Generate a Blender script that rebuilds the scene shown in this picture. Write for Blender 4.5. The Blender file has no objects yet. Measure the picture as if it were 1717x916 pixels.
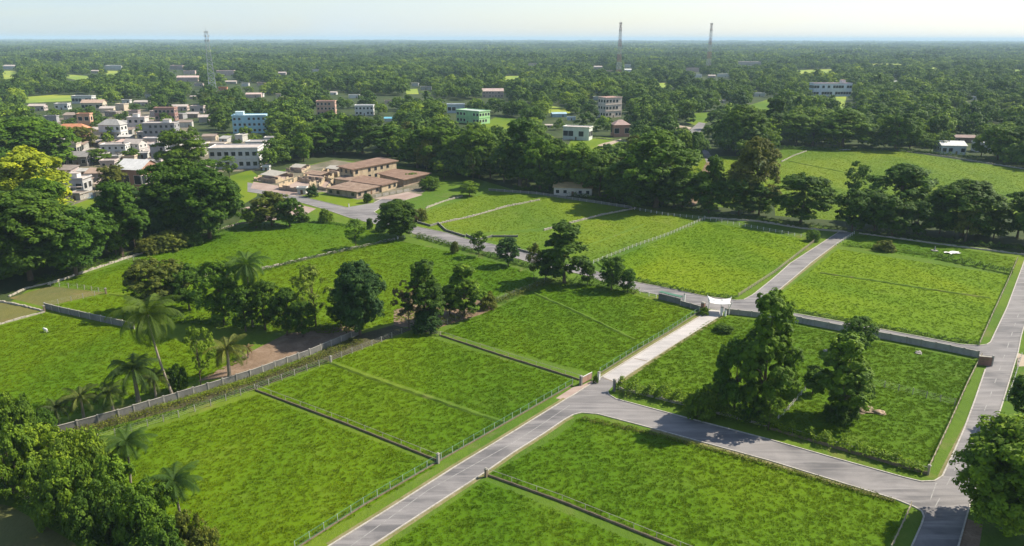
import bpy, bmesh, math, random
import numpy as np
from mathutils import Vector, Matrix, Euler
from mathutils.geometry import tessellate_polygon
R = math.radians
SC = bpy.context.scene
COL = SC.collection

# ------------------------------------------------------------------ camera
CAMH = 70.0; PITCH = 17.44; FPX = 1250.0; PW, PH = 1717.0, 916.0
cam_d = bpy.data.cameras.new('camera'); cam = bpy.data.objects.new('camera', cam_d); COL.objects.link(cam)
cam_d.sensor_width = 36; cam_d.lens = FPX/PW*36; cam_d.clip_start = 0.5; cam_d.clip_end = 90000
CM = Euler((R(90-PITCH), 0, 0)).to_matrix() @ Matrix.Rotation(R(0.10), 3, 'Z')
cam.matrix_world = Matrix.Translation((0, 0, CAMH)) @ CM.to_4x4()
SC.camera = cam
# ------------------------------------------------------------------ world, sun, exposure
SUN_AZ = 20.0     # degrees from +X towards +Y (direction towards the sun)
SUN_EL = 45.0
w = bpy.data.worlds.new('World'); SC.world = w; w.use_nodes = True
nt = w.node_tree; nt.nodes.clear()
sky = nt.nodes.new('ShaderNodeTexSky'); sky.sky_type = 'NISHITA'; sky.sun_disc = False
sky.sun_elevation = R(SUN_EL); sky.sun_rotation = R(90-SUN_AZ); sky.altitude = 0
sky.air_density = 1.0; sky.dust_density = 0.6; sky.ozone_density = 1.2
bg = nt.nodes.new('ShaderNodeBackground'); bg.inputs['Strength'].default_value = 0.10
wo = nt.nodes.new('ShaderNodeOutputWorld')
tc = nt.nodes.new('ShaderNodeTexCoord'); mp = nt.nodes.new('ShaderNodeMapping'); mp.inputs['Scale'].default_value = (1.0, 1.0, 5.0)
cn = nt.nodes.new('ShaderNodeTexNoise'); cn.inputs['Scale'].default_value = 2.2; cn.inputs['Detail'].default_value = 6; cn.inputs['Distortion'].default_value = .6
cr = nt.nodes.new('ShaderNodeValToRGB'); cr.color_ramp.elements[0].position = .30; cr.color_ramp.elements[0].color = (.35, .35, .35, 1); cr.color_ramp.elements[1].position = .70; cr.color_ramp.elements[1].color = (.92, .92, .92, 1)
sx = nt.nodes.new('ShaderNodeSeparateXYZ'); mr = nt.nodes.new('ShaderNodeMapRange'); mr.inputs['From Min'].default_value = -.55; mr.inputs['From Max'].default_value = .55
cc = nt.nodes.new('ShaderNodeMix'); cc.data_type = 'RGBA'; cc.inputs[6].default_value = (3.6, 4.7, 5.6, 1); cc.inputs[7].default_value = (6.3, 6.4, 6.4, 1)
mxs = nt.nodes.new('ShaderNodeMix'); mxs.data_type = 'RGBA'       # thin high cloud, paler towards the sun side
nt.links.new(tc.outputs['Generated'], mp.inputs[0]); nt.links.new(mp.outputs[0], cn.inputs['Vector']); nt.links.new(cn.outputs[0], cr.inputs[0])
nt.links.new(tc.outputs['Generated'], sx.inputs[0]); nt.links.new(sx.outputs['X'], mr.inputs['Value']); nt.links.new(mr.outputs[0], cc.inputs[0])
zr = nt.nodes.new('ShaderNodeMapRange'); zr.inputs['From Min'].default_value = .10; zr.inputs['From Max'].default_value = .45; zr.inputs['To Min'].default_value = 1.0; zr.inputs['To Max'].default_value = .12
zm = nt.nodes.new('ShaderNodeMath'); zm.operation = 'MULTIPLY'      # the veil thins out overhead
nt.links.new(sx.outputs['Z'], zr.inputs['Value']); nt.links.new(zr.outputs[0], zm.inputs[0]); nt.links.new(cr.outputs[0], zm.inputs[1])
nt.links.new(zm.outputs[0], mxs.inputs[0]); nt.links.new(sky.outputs[0], mxs.inputs[6]); nt.links.new(cc.outputs[2], mxs.inputs[7])
nt.links.new(mxs.outputs[2], bg.inputs['Color']); nt.links.new(bg.outputs[0], wo.inputs['Surface'])
sl = bpy.data.lights.new('sun', 'SUN'); sl.energy = 5.0; sl.angle = R(0.6); sl.color = (1.0, 0.91, 0.75)
so = bpy.data.objects.new('sun', sl); COL.objects.link(so)
sd = Vector((math.cos(R(SUN_EL))*math.cos(R(SUN_AZ)), math.cos(R(SUN_EL))*math.sin(R(SUN_AZ)), math.sin(R(SUN_EL))))
so.rotation_euler = sd.to_track_quat('Z', 'Y').to_euler(); so.location = sd*300
SC.view_settings.view_transform = 'Standard'; SC.view_settings.look = 'None'
SC.view_settings.exposure = 0.72; SC.view_settings.gamma = 1.0
HAZE = .000075
SC.cycles.max_bounces = 7; SC.cycles.diffuse_bounces = 3; SC.cycles.glossy_bounces = 2
SC.cycles.transmission_bounces = 3; SC.cycles.volume_bounces = 1; SC.cycles.transparent_max_bounces = 6

# ------------------------------------------------------------------ projection helpers (pixels of the 1717x916 photograph -> ground)
def ray(x, y):
    return CM @ Vector(((x-PW/2)/FPX, -(y-PH/2)/FPX, -1.0))
def P(x, y, z=0.0):
    d = ray(x, y); t = (z-CAMH)/d.z
    return Vector((d.x*t, d.y*t, z))
def proj(v):
    q = CM.transposed() @ (Vector(v)-Vector((0, 0, CAMH)))
    return (PW/2 + FPX*q.x/(-q.z), PH/2 - FPX*q.y/(-q.z), -q.z)
def mpp(x, y):
    return proj(P(x, y))[2]/FPX
def h_at(x, yb, yt):        # height of an upright thing whose foot is at yb and top at yt
    g = P(x, yb); lo, hi = 0.0, 200.0
    for _ in range(30):
        m = (lo+hi)/2
        if proj((g.x, g.y, m))[1] > yt: lo = m
        else: hi = m
    return lo
def inpoly(x, y, poly):
    c = False; n = len(poly); j = n-1
    for i in range(n):
        xi, yi = poly[i]; xj, yj = poly[j]
        if (yi > y) != (yj > y) and x < (xj-xi)*(y-yi)/(yj-yi)+xi: c = not c
        j = i
    return c

# ------------------------------------------------------------------ object helpers
def tag(o, label=None, cat=None, group=None, kind=None):
    if label: o['label'] = label
    if cat: o['category'] = cat
    if group: o['group'] = group
    if kind: o['kind'] = kind
    return o
def empty(name, loc=(0, 0, 0), rz=0.0):
    o = bpy.data.objects.new(name, None); COL.objects.link(o); o.location = loc; o.rotation_euler = (0, 0, rz)
    o.empty_display_size = 0.5
    return o
def link(name, me, parent=None, loc=None, rz=0.0):
    o = bpy.data.objects.new(name, me); COL.objects.link(o)
    if parent: o.parent = parent
    if loc is not None: o.location = loc
    o.rotation_euler = (0, 0, rz)
    return o
class MB:
    def __init__(s): s.v = []; s.f = []; s.m = []
    def poly(s, pts, mi=0):
        b = len(s.v); s.v += [tuple(p) for p in pts]; s.f.append(tuple(range(b, b+len(pts)))); s.m.append(mi)
    def box(s, x0, x1, y0, y1, z0, z1, M=None, mi=0):
        c = [Vector((x, y, z)) for z in (z0, z1) for x, y in ((x0, y0), (x1, y0), (x1, y1), (x0, y1))]
        if M is not None: c = [M @ p for p in c]
        b = len(s.v); s.v += [tuple(p) for p in c]
        for q in ((3, 2, 1, 0), (4, 5, 6, 7), (0, 1, 5, 4), (1, 2, 6, 5), (2, 3, 7, 6), (3, 0, 4, 7)):
            s.f.append(tuple(b+i for i in q)); s.m.append(mi)
    def bar(s, a, b_, w, h=None, mi=0):      # box along a segment
        a = Vector(a); b_ = Vector(b_); h = h or w; d = b_-a; L = d.length
        if L < 1e-6: return
        d.normalize(); up = Vector((0, 0, 1)) if abs(d.z) < .95 else Vector((1, 0, 0))
        sx = d.cross(up).normalized(); sz = sx.cross(d).normalized()
        b = len(s.v)
        for p in (a, b_):
            for i, j in ((-1, -1), (1, -1), (1, 1), (-1, 1)): s.v.append(tuple(p+sx*(i*w/2)+sz*(j*h/2)))
        for q in ((0, 1, 2, 3), (7, 6, 5, 4), (0, 4, 5, 1), (1, 5, 6, 2), (2, 6, 7, 3), (3, 7, 4, 0)):
            s.f.append(tuple(b+i for i in q)); s.m.append(mi)
    def tube(s, pts, rad, n=7, mi=0):
        b = len(s.v); k = len(pts); pts = [Vector(p) for p in pts]
        for i, p in enumerate(pts):
            d = (pts[min(i+1, k-1)]-pts[max(i-1, 0)]).normalized()
            u = Vector((1, 0, 0)) if abs(d.x) < .8 else Vector((0, 1, 0))
            a1 = d.cross(u).normalized(); a2 = d.cross(a1)
            for j in range(n):
                t = 2*math.pi*j/n; s.v.append(tuple(p+(a1*math.cos(t)+a2*math.sin(t))*rad[i]))
        for i in range(k-1):
            for j in range(n):
                s.f.append((b+i*n+j, b+i*n+(j+1) % n, b+(i+1)*n+(j+1) % n, b+(i+1)*n+j)); s.m.append(mi)
        s.f.append(tuple(b+j for j in range(n))); s.m.append(mi)
        s.f.append(tuple(b+(k-1)*n+j for j in reversed(range(n)))); s.m.append(mi)
    def prism(s, pts, z0, z1, mi=0, top=None):
        n = len(pts); b = len(s.v)
        s.v += [(p[0], p[1], z0) for p in pts]+[(p[0], p[1], z1) for p in pts]
        s.f.append(tuple(b+i for i in reversed(range(n)))); s.m.append(mi)
        s.f.append(tuple(b+n+i for i in range(n))); s.m.append(mi if top is None else top)
        for i in range(n):
            j = (i+1) % n; s.f.append((b+i, b+j, b+n+j, b+n+i)); s.m.append(mi)
    def mesh(s, name, mats):
        me = bpy.data.meshes.new(name); me.from_pydata(s.v, [], s.f)
        for m in (mats if isinstance(mats, (list, tuple)) else [mats]): me.materials.append(m)
        if any(s.m): me.polygons.foreach_set('material_index', s.m)
        me.update(); return me
    def build(s, name, mats, parent=None, loc=None, rz=0.0):
        return link(name, s.mesh(name, mats), parent, loc, rz)
def ccw(pts):
    a = sum(pts[i][0]*pts[(i+1) % len(pts)][1]-pts[(i+1) % len(pts)][0]*pts[i][1] for i in range(len(pts)))
    return list(pts) if a > 0 else list(reversed(pts))

# ------------------------------------------------------------------ materials
def newmat(name):
    m = bpy.data.materials.new(name); m.use_nodes = True; n = m.node_tree
    return m, n, n.nodes['Principled BSDF'], n.nodes['Material Output']
def N(n, t, **kw):
    x = n.nodes.new(t)
    for k, v in kw.items(): setattr(x, k, v)
    return x
def noise(n, vec, scale, detail=4, rough=.55, dist=0.0):
    x = N(n, 'ShaderNodeTexNoise'); x.inputs['Scale'].default_value = scale; x.inputs['Detail'].default_value = detail
    x.inputs['Roughness'].default_value = rough; x.inputs['Distortion'].default_value = dist
    n.links.new(vec, x.inputs['Vector']); return x
def ramp(n, fac, stops):
    x = N(n, 'ShaderNodeValToRGB'); e = x.color_ramp.elements
    while len(e) > len(stops): e.remove(e[-1])
    while len(e) < len(stops): e.new(.5)
    for k, (p, c) in enumerate(stops): e[k].position = p; e[k].color = (*c, 1)
    n.links.new(fac, x.inputs[0]); return x
def mix(n, fac, a, b, mode='MIX'):
    x = N(n, 'ShaderNodeMix', data_type='RGBA', blend_type=mode)
    if isinstance(fac, (int, float)): x.inputs[0].default_value = fac
    else: n.links.new(fac, x.inputs[0])
    for i, q in ((6, a), (7, b)):
        if isinstance(q, tuple): x.inputs[i].default_value = (*q, 1)
        else: n.links.new(q, x.inputs[i])
    return x.outputs[2]
def bump(n, b, h, strength, dist):
    x = N(n, 'ShaderNodeBump'); x.inputs['Strength'].default_value = strength; x.inputs['Distance'].default_value = dist
    n.links.new(h, x.inputs['Height']); n.links.new(x.outputs[0], b.inputs['Normal'])
def pos(n): return N(n, 'ShaderNodeNewGeometry').outputs['Position']
def mapping(n, v, sc=(1, 1, 1), rz=0.0, loc=(0, 0, 0)):
    x = N(n, 'ShaderNodeMapping'); x.inputs['Scale'].default_value = sc; x.inputs['Rotation'].default_value = (0, 0, rz)
    x.inputs['Location'].default_value = loc
    n.links.new(v, x.inputs['Vector']); return x.outputs[0]

def lowfreq(n, p):      # slow change of vigour over the estate: lusher here, drier and yellower there
    a = noise(n, mapping(n, p, (1, .55, 1), .6), .016, 3, .55, .8)
    return ramp(n, a.outputs[0], [(.34, (.72, .84, .9)), (.5, (1, 1, 1)), (.64, (1.28, 1.12, .9))]).outputs[0]
def grass_mat(name, dark, mid, light, dry=(0.17, 0.2, 0.05), drya=.35, bs=.8, off=0.0, rz=.5, dm=.5):
    m, n, b, o = newmat(name); p = pos(n)
    p2 = mapping(n, p, (1, 1, 1), 0, (off, off*1.7, 0))
    n1 = noise(n, p2, .035, 3, .5, .4); n2 = noise(n, mapping(n, p2, (1, .5, 1), rz), .75, 6, .68, 1.0)
    st = mapping(n, p2, (1, .38, 1), rz); n3 = noise(n, st, 2.6, 5, .68, 1.4)
    n4 = noise(n, p2, 7.0, 3, .7)
    c1 = ramp(n, n1.outputs[0], [(.32, mid), (.55, light), (.72, mid)]).outputs[0]
    c2 = mix(n, ramp(n, n2.outputs[0], [(.34, (dm, dm, dm)), (.60, (0, 0, 0))]).outputs[0], c1, dark)
    f3 = ramp(n, n3.outputs[0], [(.38, (0, 0, 0)), (.70, (.8, .8, .8))]).outputs[0]
    c3 = mix(n, f3, c2, light)
    dr = ramp(n, noise(n, p2, .11, 4, .6, .8).outputs[0], [(.56, (0, 0, 0)), (.74, (drya, drya, drya))]).outputs[0]
    c4 = mix(n, dr, c3, dry)
    c5 = mix(n, ramp(n, n4.outputs[0], [(.3, (.0, 0, 0)), (.7, (.3, .3, .3))]).outputs[0], c4, dark)
    c5 = mix(n, 1.0, c5, lowfreq(n, p), 'MULTIPLY')
    n.links.new(c5, b.inputs['Base Color']); b.inputs['Roughness'].default_value = .75
    b.inputs['Specular IOR Level'].default_value = .05
    hs = N(n, 'ShaderNodeMath', operation='ADD'); n.links.new(n3.outputs[0], hs.inputs[0])
    hm = N(n, 'ShaderNodeMath', operation='MULTIPLY'); n.links.new(n4.outputs[0], hm.inputs[0]); hm.inputs[1].default_value = .35
    n.links.new(hm.outputs[0], hs.inputs[1]); bump(n, b, hs.outputs[0], bs, .14)
    return m
def earth_mat(name, a, bcol, c, scale=.3, bs=.4):
    m, n, b, o = newmat(name); p = pos(n)
    n1 = noise(n, p, scale, 6, .62, .6); n2 = noise(n, p, scale*9, 4, .65)
    c1 = ramp(n, n1.outputs[0], [(.3, a), (.5, bcol), (.7, c)]).outputs[0]
    c2 = mix(n, .35, c1, ramp(n, n2.outputs[0], [(.3, a), (.7, c)]).outputs[0])
    n.links.new(c2, b.inputs['Base Color']); b.inputs['Roughness'].default_value = .9
    b.inputs['Specular IOR Level'].default_value = .15
    bump(n, b, n2.outputs[0], bs, .2); return m
def asphalt_mat(name, a, c, streak=.62):
    m, n, b, o = newmat(name); p = pos(n)
    n1 = noise(n, p, .07, 4, .6, .9); n2 = noise(n, mapping(n, p, (.12, 1.1, 1), -R(52)), .6, 5, .6, .5); n3 = noise(n, p, 5, 3, .7)
    c1 = ramp(n, n1.outputs[0], [(.35, a), (.62, c)]).outputs[0]
    c2 = mix(n, ramp(n, n2.outputs[0], [(.42, (0, 0, 0)), (.68, (streak,)*3)]).outputs[0], c1, tuple(min(1, k*1.4) for k in c))
    c3 = mix(n, ramp(n, n3.outputs[0], [(.3, (.25,)*3), (.6, (0, 0, 0))]).outputs[0], c2, a)
    n.links.new(c3, b.inputs['Base Color']); b.inputs['Roughness'].default_value = .8
    b.inputs['Specular IOR Level'].default_value = .3
    bump(n, b, n3.outputs[0], .2, .03); return m
_pc = {}
def paint(col, stain=.5, scale=.6, rough=.8):
    k = (tuple(round(c, 3) for c in col), stain, scale)
    if k in _pc: return _pc[k]
    m, n, b, o = newmat('weathered_surface'); p = pos(n)
    n1 = noise(n, mapping(n, p, (1, 1, .35)), scale, 6, .65, .5); n2 = noise(n, p, scale*6, 4, .6)
    dk = tuple(c*.5 for c in col)
    c1 = mix(n, ramp(n, n1.outputs[0], [(.42, (0, 0, 0)), (.72, (stain,)*3)]).outputs[0], tuple(col), dk)
    c2 = mix(n, ramp(n, n2.outputs[0], [(.45, (0, 0, 0)), (.75, (stain*.5,)*3)]).outputs[0], c1, dk)
    n.links.new(c2, b.inputs['Base Color']); b.inputs['Roughness'].default_value = rough
    b.inputs['Specular IOR Level'].default_value = .25
    bump(n, b, n2.outputs[0], .15, .05)
    _pc[k] = m; return m
def leaf_mat(name, rnd=0.0, transl=.24, ylw=(0.20, 0.24, 0.03)):
    m, n, b, o = newmat(name)
    oi = N(n, 'ShaderNodeObjectInfo'); at = N(n, 'ShaderNodeAttribute'); at.attribute_name = 'tint'
    base = oi.outputs['Color']
    if rnd > 0:
        rr = ramp(n, oi.outputs['Random'], [(0, (.50, .60, .65)), (.4, (.82, .88, .9)), (.8, (1.15, 1.12, .95)), (1, (1.7, 1.5, 1.0))]).outputs[0]
        base = mix(n, 1.0, base, rr, 'MULTIPLY')
        pn = noise(n, pos(n), .006, 5, .65, .5); base = mix(n, 1.0, base, ramp(n, pn.outputs[0], [(.36, (.50, .60, .68)), (.5, (1, 1, 1)), (.64, (1.6, 1.38, .95))]).outputs[0], 'MULTIPLY')
    t = ramp(n, at.outputs['Fac'], [(0, (.38, .45, .5)), (.5, (1, 1, 1)), (1, (2.1, 1.75, 1.05))]).outputs[0]
    c = mix(n, 1.0, base, t, 'MULTIPLY')
    n.links.new(c, b.inputs['Base Color']); b.inputs['Roughness'].default_value = .65
    b.inputs['Specular IOR Level'].default_value = .14
    tr = N(n, 'ShaderNodeBsdfTranslucent'); tc = mix(n, 1.0, c, (1.5, 1.55, .55), 'MULTIPLY'); n.links.new(tc, tr.inputs['Color'])
    mx = N(n, 'ShaderNodeMixShader'); mx.inputs[0].default_value = transl
    n.links.new(b.outputs[0], mx.inputs[1]); n.links.new(tr.outputs[0], mx.inputs[2]); n.links.new(mx.outputs[0], o.inputs['Surface'])
    return m
M = {}
M['ground'] = earth_mat('woodland_floor', (.020, .036, .010), (.035, .060, .016), (.075, .085, .03), .05, .5)
M['verge'] = grass_mat('verge_grass', (.045, .085, .010), (.075, .140, .014), (.115, .185, .02), dry=(.22, .18, .08), drya=.6)
M['g1'] = grass_mat('field_grass_lush', (.058, .122, .003), (.068, .138, .004), (.082, .154, .005), bs=.3, off=3, drya=.25)
M['g2'] = grass_mat('field_grass_bright', (.088, .158, .004), (.104, .176, .005), (.126, .198, .007), bs=.3, off=17, drya=.3)
M['g3'] = grass_mat('field_grass_deep', (.052, .112, .004), (.062, .126, .005), (.076, .142, .006), bs=.3, off=31, drya=.3)
M['g4'] = grass_mat('field_grass_pale', (.086, .142, .010), (.102, .160, .012), (.124, .186, .016), bs=.25, off=43, drya=.6)
M['g5'] = grass_mat('plot_grass_brownish', (.06, .08, .02), (.10, .12, .035), (.14, .14, .055), dry=(.2, .14, .08), drya=.8, off=51)
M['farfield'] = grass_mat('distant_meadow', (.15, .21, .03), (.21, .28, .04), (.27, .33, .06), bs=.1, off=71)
M['dirt'] = earth_mat('bare_dirt', (.10, .065, .04), (.19, .13, .085), (.30, .22, .16), .25)
M['ditch'] = earth_mat('ditch_soil', (.035, .035, .018), (.07, .06, .035), (.11, .11, .045), .3, .9)
M['yard'] = earth_mat('village_yard', (.05, .07, .03), (.16, .13, .09), (.26, .23, .19), .12)
M['sand'] = earth_mat('pale_sand', (.26, .2, .14), (.36, .29, .22), (.46, .40, .33), .2, .2)
M['asphalt'] = asphalt_mat('worn_asphalt', (.105, .101, .104), (.205, .192, .188), .75)
M['concrete_road'] = asphalt_mat('concrete_paving', (.30, .285, .28), (.42, .39, .375), .5)
M['pave'] = asphalt_mat('pinkish_paving', (.25, .18, .15), (.36, .28, .24), .3)
M['kerb'] = paint((.44, .41, .36), .9, 1.5)
M['line'] = paint((.31, .30, .29), .95, 1.2)
M['concrete'] = paint((.20, .195, .18), .85, .5)
M['palec'] = paint((.36, .34, .30), .75, .6)
M['stone'] = paint((.42, .38, .32), .8, 1.2)
M['brownstone'] = paint((.22, .17, .11), .8, 1.0)
M['brick'] = paint((.26, .15, .11), .5, 1.0)
M['white'] = paint((.75, .74, .71), .35, .8)
M['green_steel'] = paint((.10, .22, .13), .4, 1.5)
M['pale_green_steel'] = paint((.34, .42, .34), .4, 1.5)
M['wire'] = paint((.42, .43, .41), .2, 2)
M['wood'] = paint((.36, .31, .22), .6, 1.2)
M['bark'] = paint((.13, .095, .065), .7, 2.0)
M['palebark'] = paint((.30, .25, .20), .7, 2.0)
M['leaf'] = leaf_mat('foliage')
M['leaf_far'] = leaf_mat('woodland_foliage', rnd=1)
M['frond'] = leaf_mat('palm_fronds', transl=.38)
def glassmat():
    m, n, b, o = newmat('dark_window'); b.inputs['Base Color'].default_value = (.02, .025, .03, 1)
    b.inputs['Roughness'].default_value = .25; return m
M['glass'] = glassmat()
def watermat():
    m, n, b, o = newmat('pool_water'); b.inputs['Base Color'].default_value = (.05, .22, .30, 1)
    b.inputs['Roughness'].default_value = .1; return m
M['water'] = watermat()

# ------------------------------------------------------------------ ground sheets
def structure(o): o['kind'] = 'structure'; return o
def sheet(name, px, mat, z, world=False):
    pts = px if world else [P(x, y) for x, y in px]
    pts = ccw([(p[0], p[1]) for p in pts])
    cx = sum(p[0] for p in pts)/len(pts); cy = sum(p[1] for p in pts)/len(pts)
    mb = MB(); mb.poly([(p[0]-cx, p[1]-cy, 0) for p in pts])
    return structure(mb.build(name, mat, None, (cx, cy, z)))
g = MB()
S = 33000
# ground as a ring-graded grid so that it reaches the horizon
g.poly([(-S, -3000, 0), (S, -3000, 0), (S, 2*S-4000, 0), (-S, 2*S-4000, 0)])
structure(g.build('ground', M['ground'], None, (0, 0, 0)))

# lawns between roads and plots (one sheet under the near estate)
sheet('grass_verge', [(-60, 560), (70, 470), (215, 430), (400, 372), (440, 330), (400, 300), (560, 268), (730, 285), (800, 300), (860, 318), (1000, 340), (1180, 352), (1420, 386), (1717, 425), (1900, 450), (2100, 1000), (1400, 1100), (600, 1100), (100, 1000), (-100, 760)], M['verge'], .004)
FIELDS = [
 # polygon, material, wants tufts
 ('g1', [(185, 742), (432, 662), (733, 781), (500, 920), (380, 1010), (180, 1010), (210, 860)]),
 ('g1', [(432, 655), (552, 611), (843, 711), (737, 773)]),
 ('g1', [(558, 605), (690, 557), (966, 640), (847, 706)]),
 ('g1', [(739, 558), (925, 476), (1010, 480), (1166, 524), (1000, 628)]),
 ('g3', [(1036, 648), (1185, 540), (1212, 530), (1330, 545), (1640, 606), (1556, 788)]),
 ('g1', [(822, 796), (930, 735), (972, 702), (1005, 703), (1250, 768), (1505, 842), (1522, 856), (1480, 930), (1210, 950)]),
 ('g1', [(640, 925), (812, 806), (1190, 960), (1100, 1020), (640, 1020)]),
 ('g2', [(1302, 500), (1405, 418), (1690, 462), (1640, 577), (1600, 572), (1330, 520)]),
 ('g3', [(1436, 396), (1460, 394), (1702, 432), (1692, 456), (1412, 411)]),
 ('g2', [(1000, 446), (1182, 372), (1362, 404), (1236, 496), (1180, 494), (1068, 468)]),
 ('g4', [(790, 396), (912, 388), (1062, 352), (1176, 368), (995, 440), (870, 414)]),
 ('g4', [(703, 380), (720, 352), (825, 322), (1000, 342), (1052, 349), (905, 383), (780, 393)]),
 ('g1', [(215, 438), (420, 378), (560, 372), (640, 392), (660, 400), (470, 442), (340, 462)]),
 ('g1', [(350, 468), (470, 448), (662, 403), (800, 432), (895, 458), (900, 472), (735, 530), (560, 560), (250, 540), (230, 500)]),
 ('g1', [(85, 477), (215, 440), (335, 464), (250, 492), (175, 490)]),
 ('g1', [(75, 516), (178, 494), (240, 492), (235, 552), (222, 548)]),
 ('g5', [(15, 500), (82, 480), (176, 491), (75, 515)]),
 ('g5', [(-60, 518), (0, 505), (73, 519), (0, 545), (-60, 560)]),
 ('g1', [(-120, 570), (0, 547), (75, 525), (222, 553), (420, 600), (330, 640), (110, 700), (0, 700), (-160, 720)]),
 ('g4', [(1290, 262), (1320, 246), (1500, 252), (1717, 285), (1900, 300), (1900, 420), (1690, 360), (1500, 350), (1430, 372), (1300, 362)]),
 ('g4', [(1130, 300), (1185, 262), (1240, 262), (1300, 300), (1290, 355), (1180, 345)]),
]
fieldobjs = []
for i, (mk, px) in enumerate(FIELDS):
    fieldobjs.append(sheet('field', px, M[mk], .008+.0004*(i % 5)))
# lawns round the ruined estate building
sheet('dirt', [(425, 300), (560, 268), (700, 290), (740, 300), (700, 330), (600, 340), (500, 330), (430, 318)], M['yard'], .009)
sheet('dirt', [(430, 345), (480, 338), (530, 350), (510, 362), (440, 372), (395, 350)], M['pave'], .011)
sheet('dirt', [(660, 520), (735, 500), (800, 500), (830, 520), (735, 550), (660, 548)], M['dirt'], .012)
sheet('dirt', [(330, 640), (420, 590), (480, 560), (600, 545), (604, 556), (420, 628)], M['dirt'], .013)
sheet('dirt', [(110, 735), (430, 652), (552, 606), (690, 553), (660, 545), (606, 560), (420, 642), (95, 724)], M['ditch'], .0125)
sheet('dirt', [(-200, 800), (20, 850), (150, 925), (220, 1000), (-300, 1000)], M['g5'], .0135)
sheet('dirt', [(932, 668), (960, 650), (978, 645), (1002, 634), (1010, 636), (949, 672)], M['pave'], .014)
sheet('dirt', [(1607, 905), (1617, 868), (1648, 880), (1640, 930), (1600, 940)], M['dirt'], .014)
sheet('dirt', [(1706, 592), (1740, 602), (1760, 612), (1705, 615)], M['sand'], .014)
# clearings and meadows further off
VILLAGE = [(60, 300), (90, 200), (210, 180), (300, 190), (320, 215), (340, 235), (440, 232), (450, 285), (350, 290), (300, 310), (255, 345), (100, 350)]
sheet('village_ground', VILLAGE, M['yard'], .006)
MEADOW = [
 [(940, 262), (960, 232), (1000, 228), (1070, 240), (1060, 268), (1010, 290), (960, 300)],
 [(800, 236), (815, 205), (832, 196), (868, 200), (885, 226), (850, 250)],
 [(910, 182), (925, 178), (962, 184), (955, 190), (915, 190)],
 [(0, 119), (28, 119), (38, 131), (0, 135)], [(105, 124), (162, 129), (165, 134), (135, 136), (108, 130)], [(172, 119), (204, 119), (202, 126), (180, 128)],
 [(35, 163), (95, 159), (180, 160), (180, 167), (110, 170), (40, 173)],
 [(1230, 222), (1245, 180), (1310, 160), (1330, 166), (1290, 190), (1330, 205), (1300, 232), (1250, 240)],
 [(1150, 205), (1165, 190), (1200, 188), (1200, 200), (1170, 212)],
 [(1060, 232), (1100, 215), (1150, 212), (1155, 224), (1110, 232)],
 [(1395, 160), (1420, 158), (1415, 185), (1395, 185)],
 [(1632, 212), (1668, 210), (1672, 220), (1634, 224)], [(1465, 228), (1480, 222), (1480, 240), (1462, 240)],
 [(1540, 113), (1620, 113), (1615, 116), (1545, 117)], [(1450, 104), (1520, 104), (1510, 110), (1460, 109)], [(1540, 137), (1600, 137), (1590, 143), (1545, 142)],
 [(678, 150), (700, 149), (702, 158), (682, 158)], [(545, 113), (565, 112), (562, 117), (548, 118)],
 [(90, 262), (170, 252), (170, 262), (100, 275)],
 [(120, 345), (160, 330), (165, 380), (125, 385)],
 [(370, 300), (420, 285), (440, 300), (430, 330), (395, 350), (375, 330)],
 [(560, 96), (640, 95), (630, 99), (565, 100)], [(930, 102), (990, 101), (985, 106), (935, 106)], [(1100, 96), (1150, 95), (1140, 100)], [(1330, 118), (1400, 116), (1395, 123), (1340, 124)], [(240, 98), (300, 97), (290, 101)], [(840, 128), (885, 127), (880, 134), (845, 134)], [(1085, 140), (1130, 139), (1125, 147), (1090, 147)], [(480, 140), (525, 139), (520, 146)], [(60, 100), (110, 99), (100, 104)],
 [(1690, 118), (1717, 116), (1717, 120), (1695, 121)], [(880, 76), (1000, 75), (990, 77)],
]
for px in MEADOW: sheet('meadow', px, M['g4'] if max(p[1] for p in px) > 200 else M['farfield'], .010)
ruinlawn = sheet('lawn', [(505, 328), (540, 322), (600, 335), (628, 333), (626, 339), (581, 347)], M['g4'], .015)

# ------------------------------------------------------------------ roads
ROADS = []
def road(name, px, mat, z=.020):
    ROADS.append(px); return sheet(name, px, mat, z)
A_left = [(500, 950), (552, 916), (652, 854), (762, 784), (860, 725), (949, 670), (963, 662), (1003, 636), (1010, 632)]
A_right = [(575, 950), (623, 916), (814, 792), (860, 760), (911, 728), (945, 705), (961, 696), (975, 692.5), (1002, 694.7)]
B_low = A_right[-1:]+[(1091, 718), (1290, 773), (1411, 810), (1502, 838), (1532, 850), (1546, 858), (1549, 867), (1545, 880), (1529, 916), (1505, 990)]
B_up = [(1033, 642), (1019, 657), (1021, 662), (1033, 669.5), (1155, 702), (1290, 737.5), (1397, 768), (1518, 801.6), (1545, 808), (1567, 807), (1580, 799), (1600, 757), (1618, 716), (1635, 670), (1652, 620)]
E_right = [(1575, 990), (1607, 916), (1623, 858), (1642, 800), (1663, 732), (1683, 670), (1707, 591), (1712, 565), (1722, 530), (1760, 380)]
C_low = [(1652, 620), (1658, 604), (1655, 599), (1591, 587), (1526, 573), (1466, 563), (1410, 554), (1335, 540), (1216, 522.5)]
C_low2 = [(1179, 516), (1101, 494), (1073, 489), (1063, 486.5), (1003, 470), (990, 464), (910, 446), (860, 432), (831, 425), (764, 413), (729, 403), (701, 394), (648, 380.6), (586, 365.5), (550, 353), (498, 338), (470, 330), (415, 322)]
C_up = [(415, 306), (460, 314), (490, 326), (505, 330), (581, 348), (627, 340), (640, 334), (681, 335), (640, 347), (627, 356), (643, 366), (701, 381), (749, 391), (781, 401), (821, 409), (871, 422), (910, 433), (993, 454), (1005, 457.5), (1068, 474), (1136, 487), (1179, 497), (1234, 504)]
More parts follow.
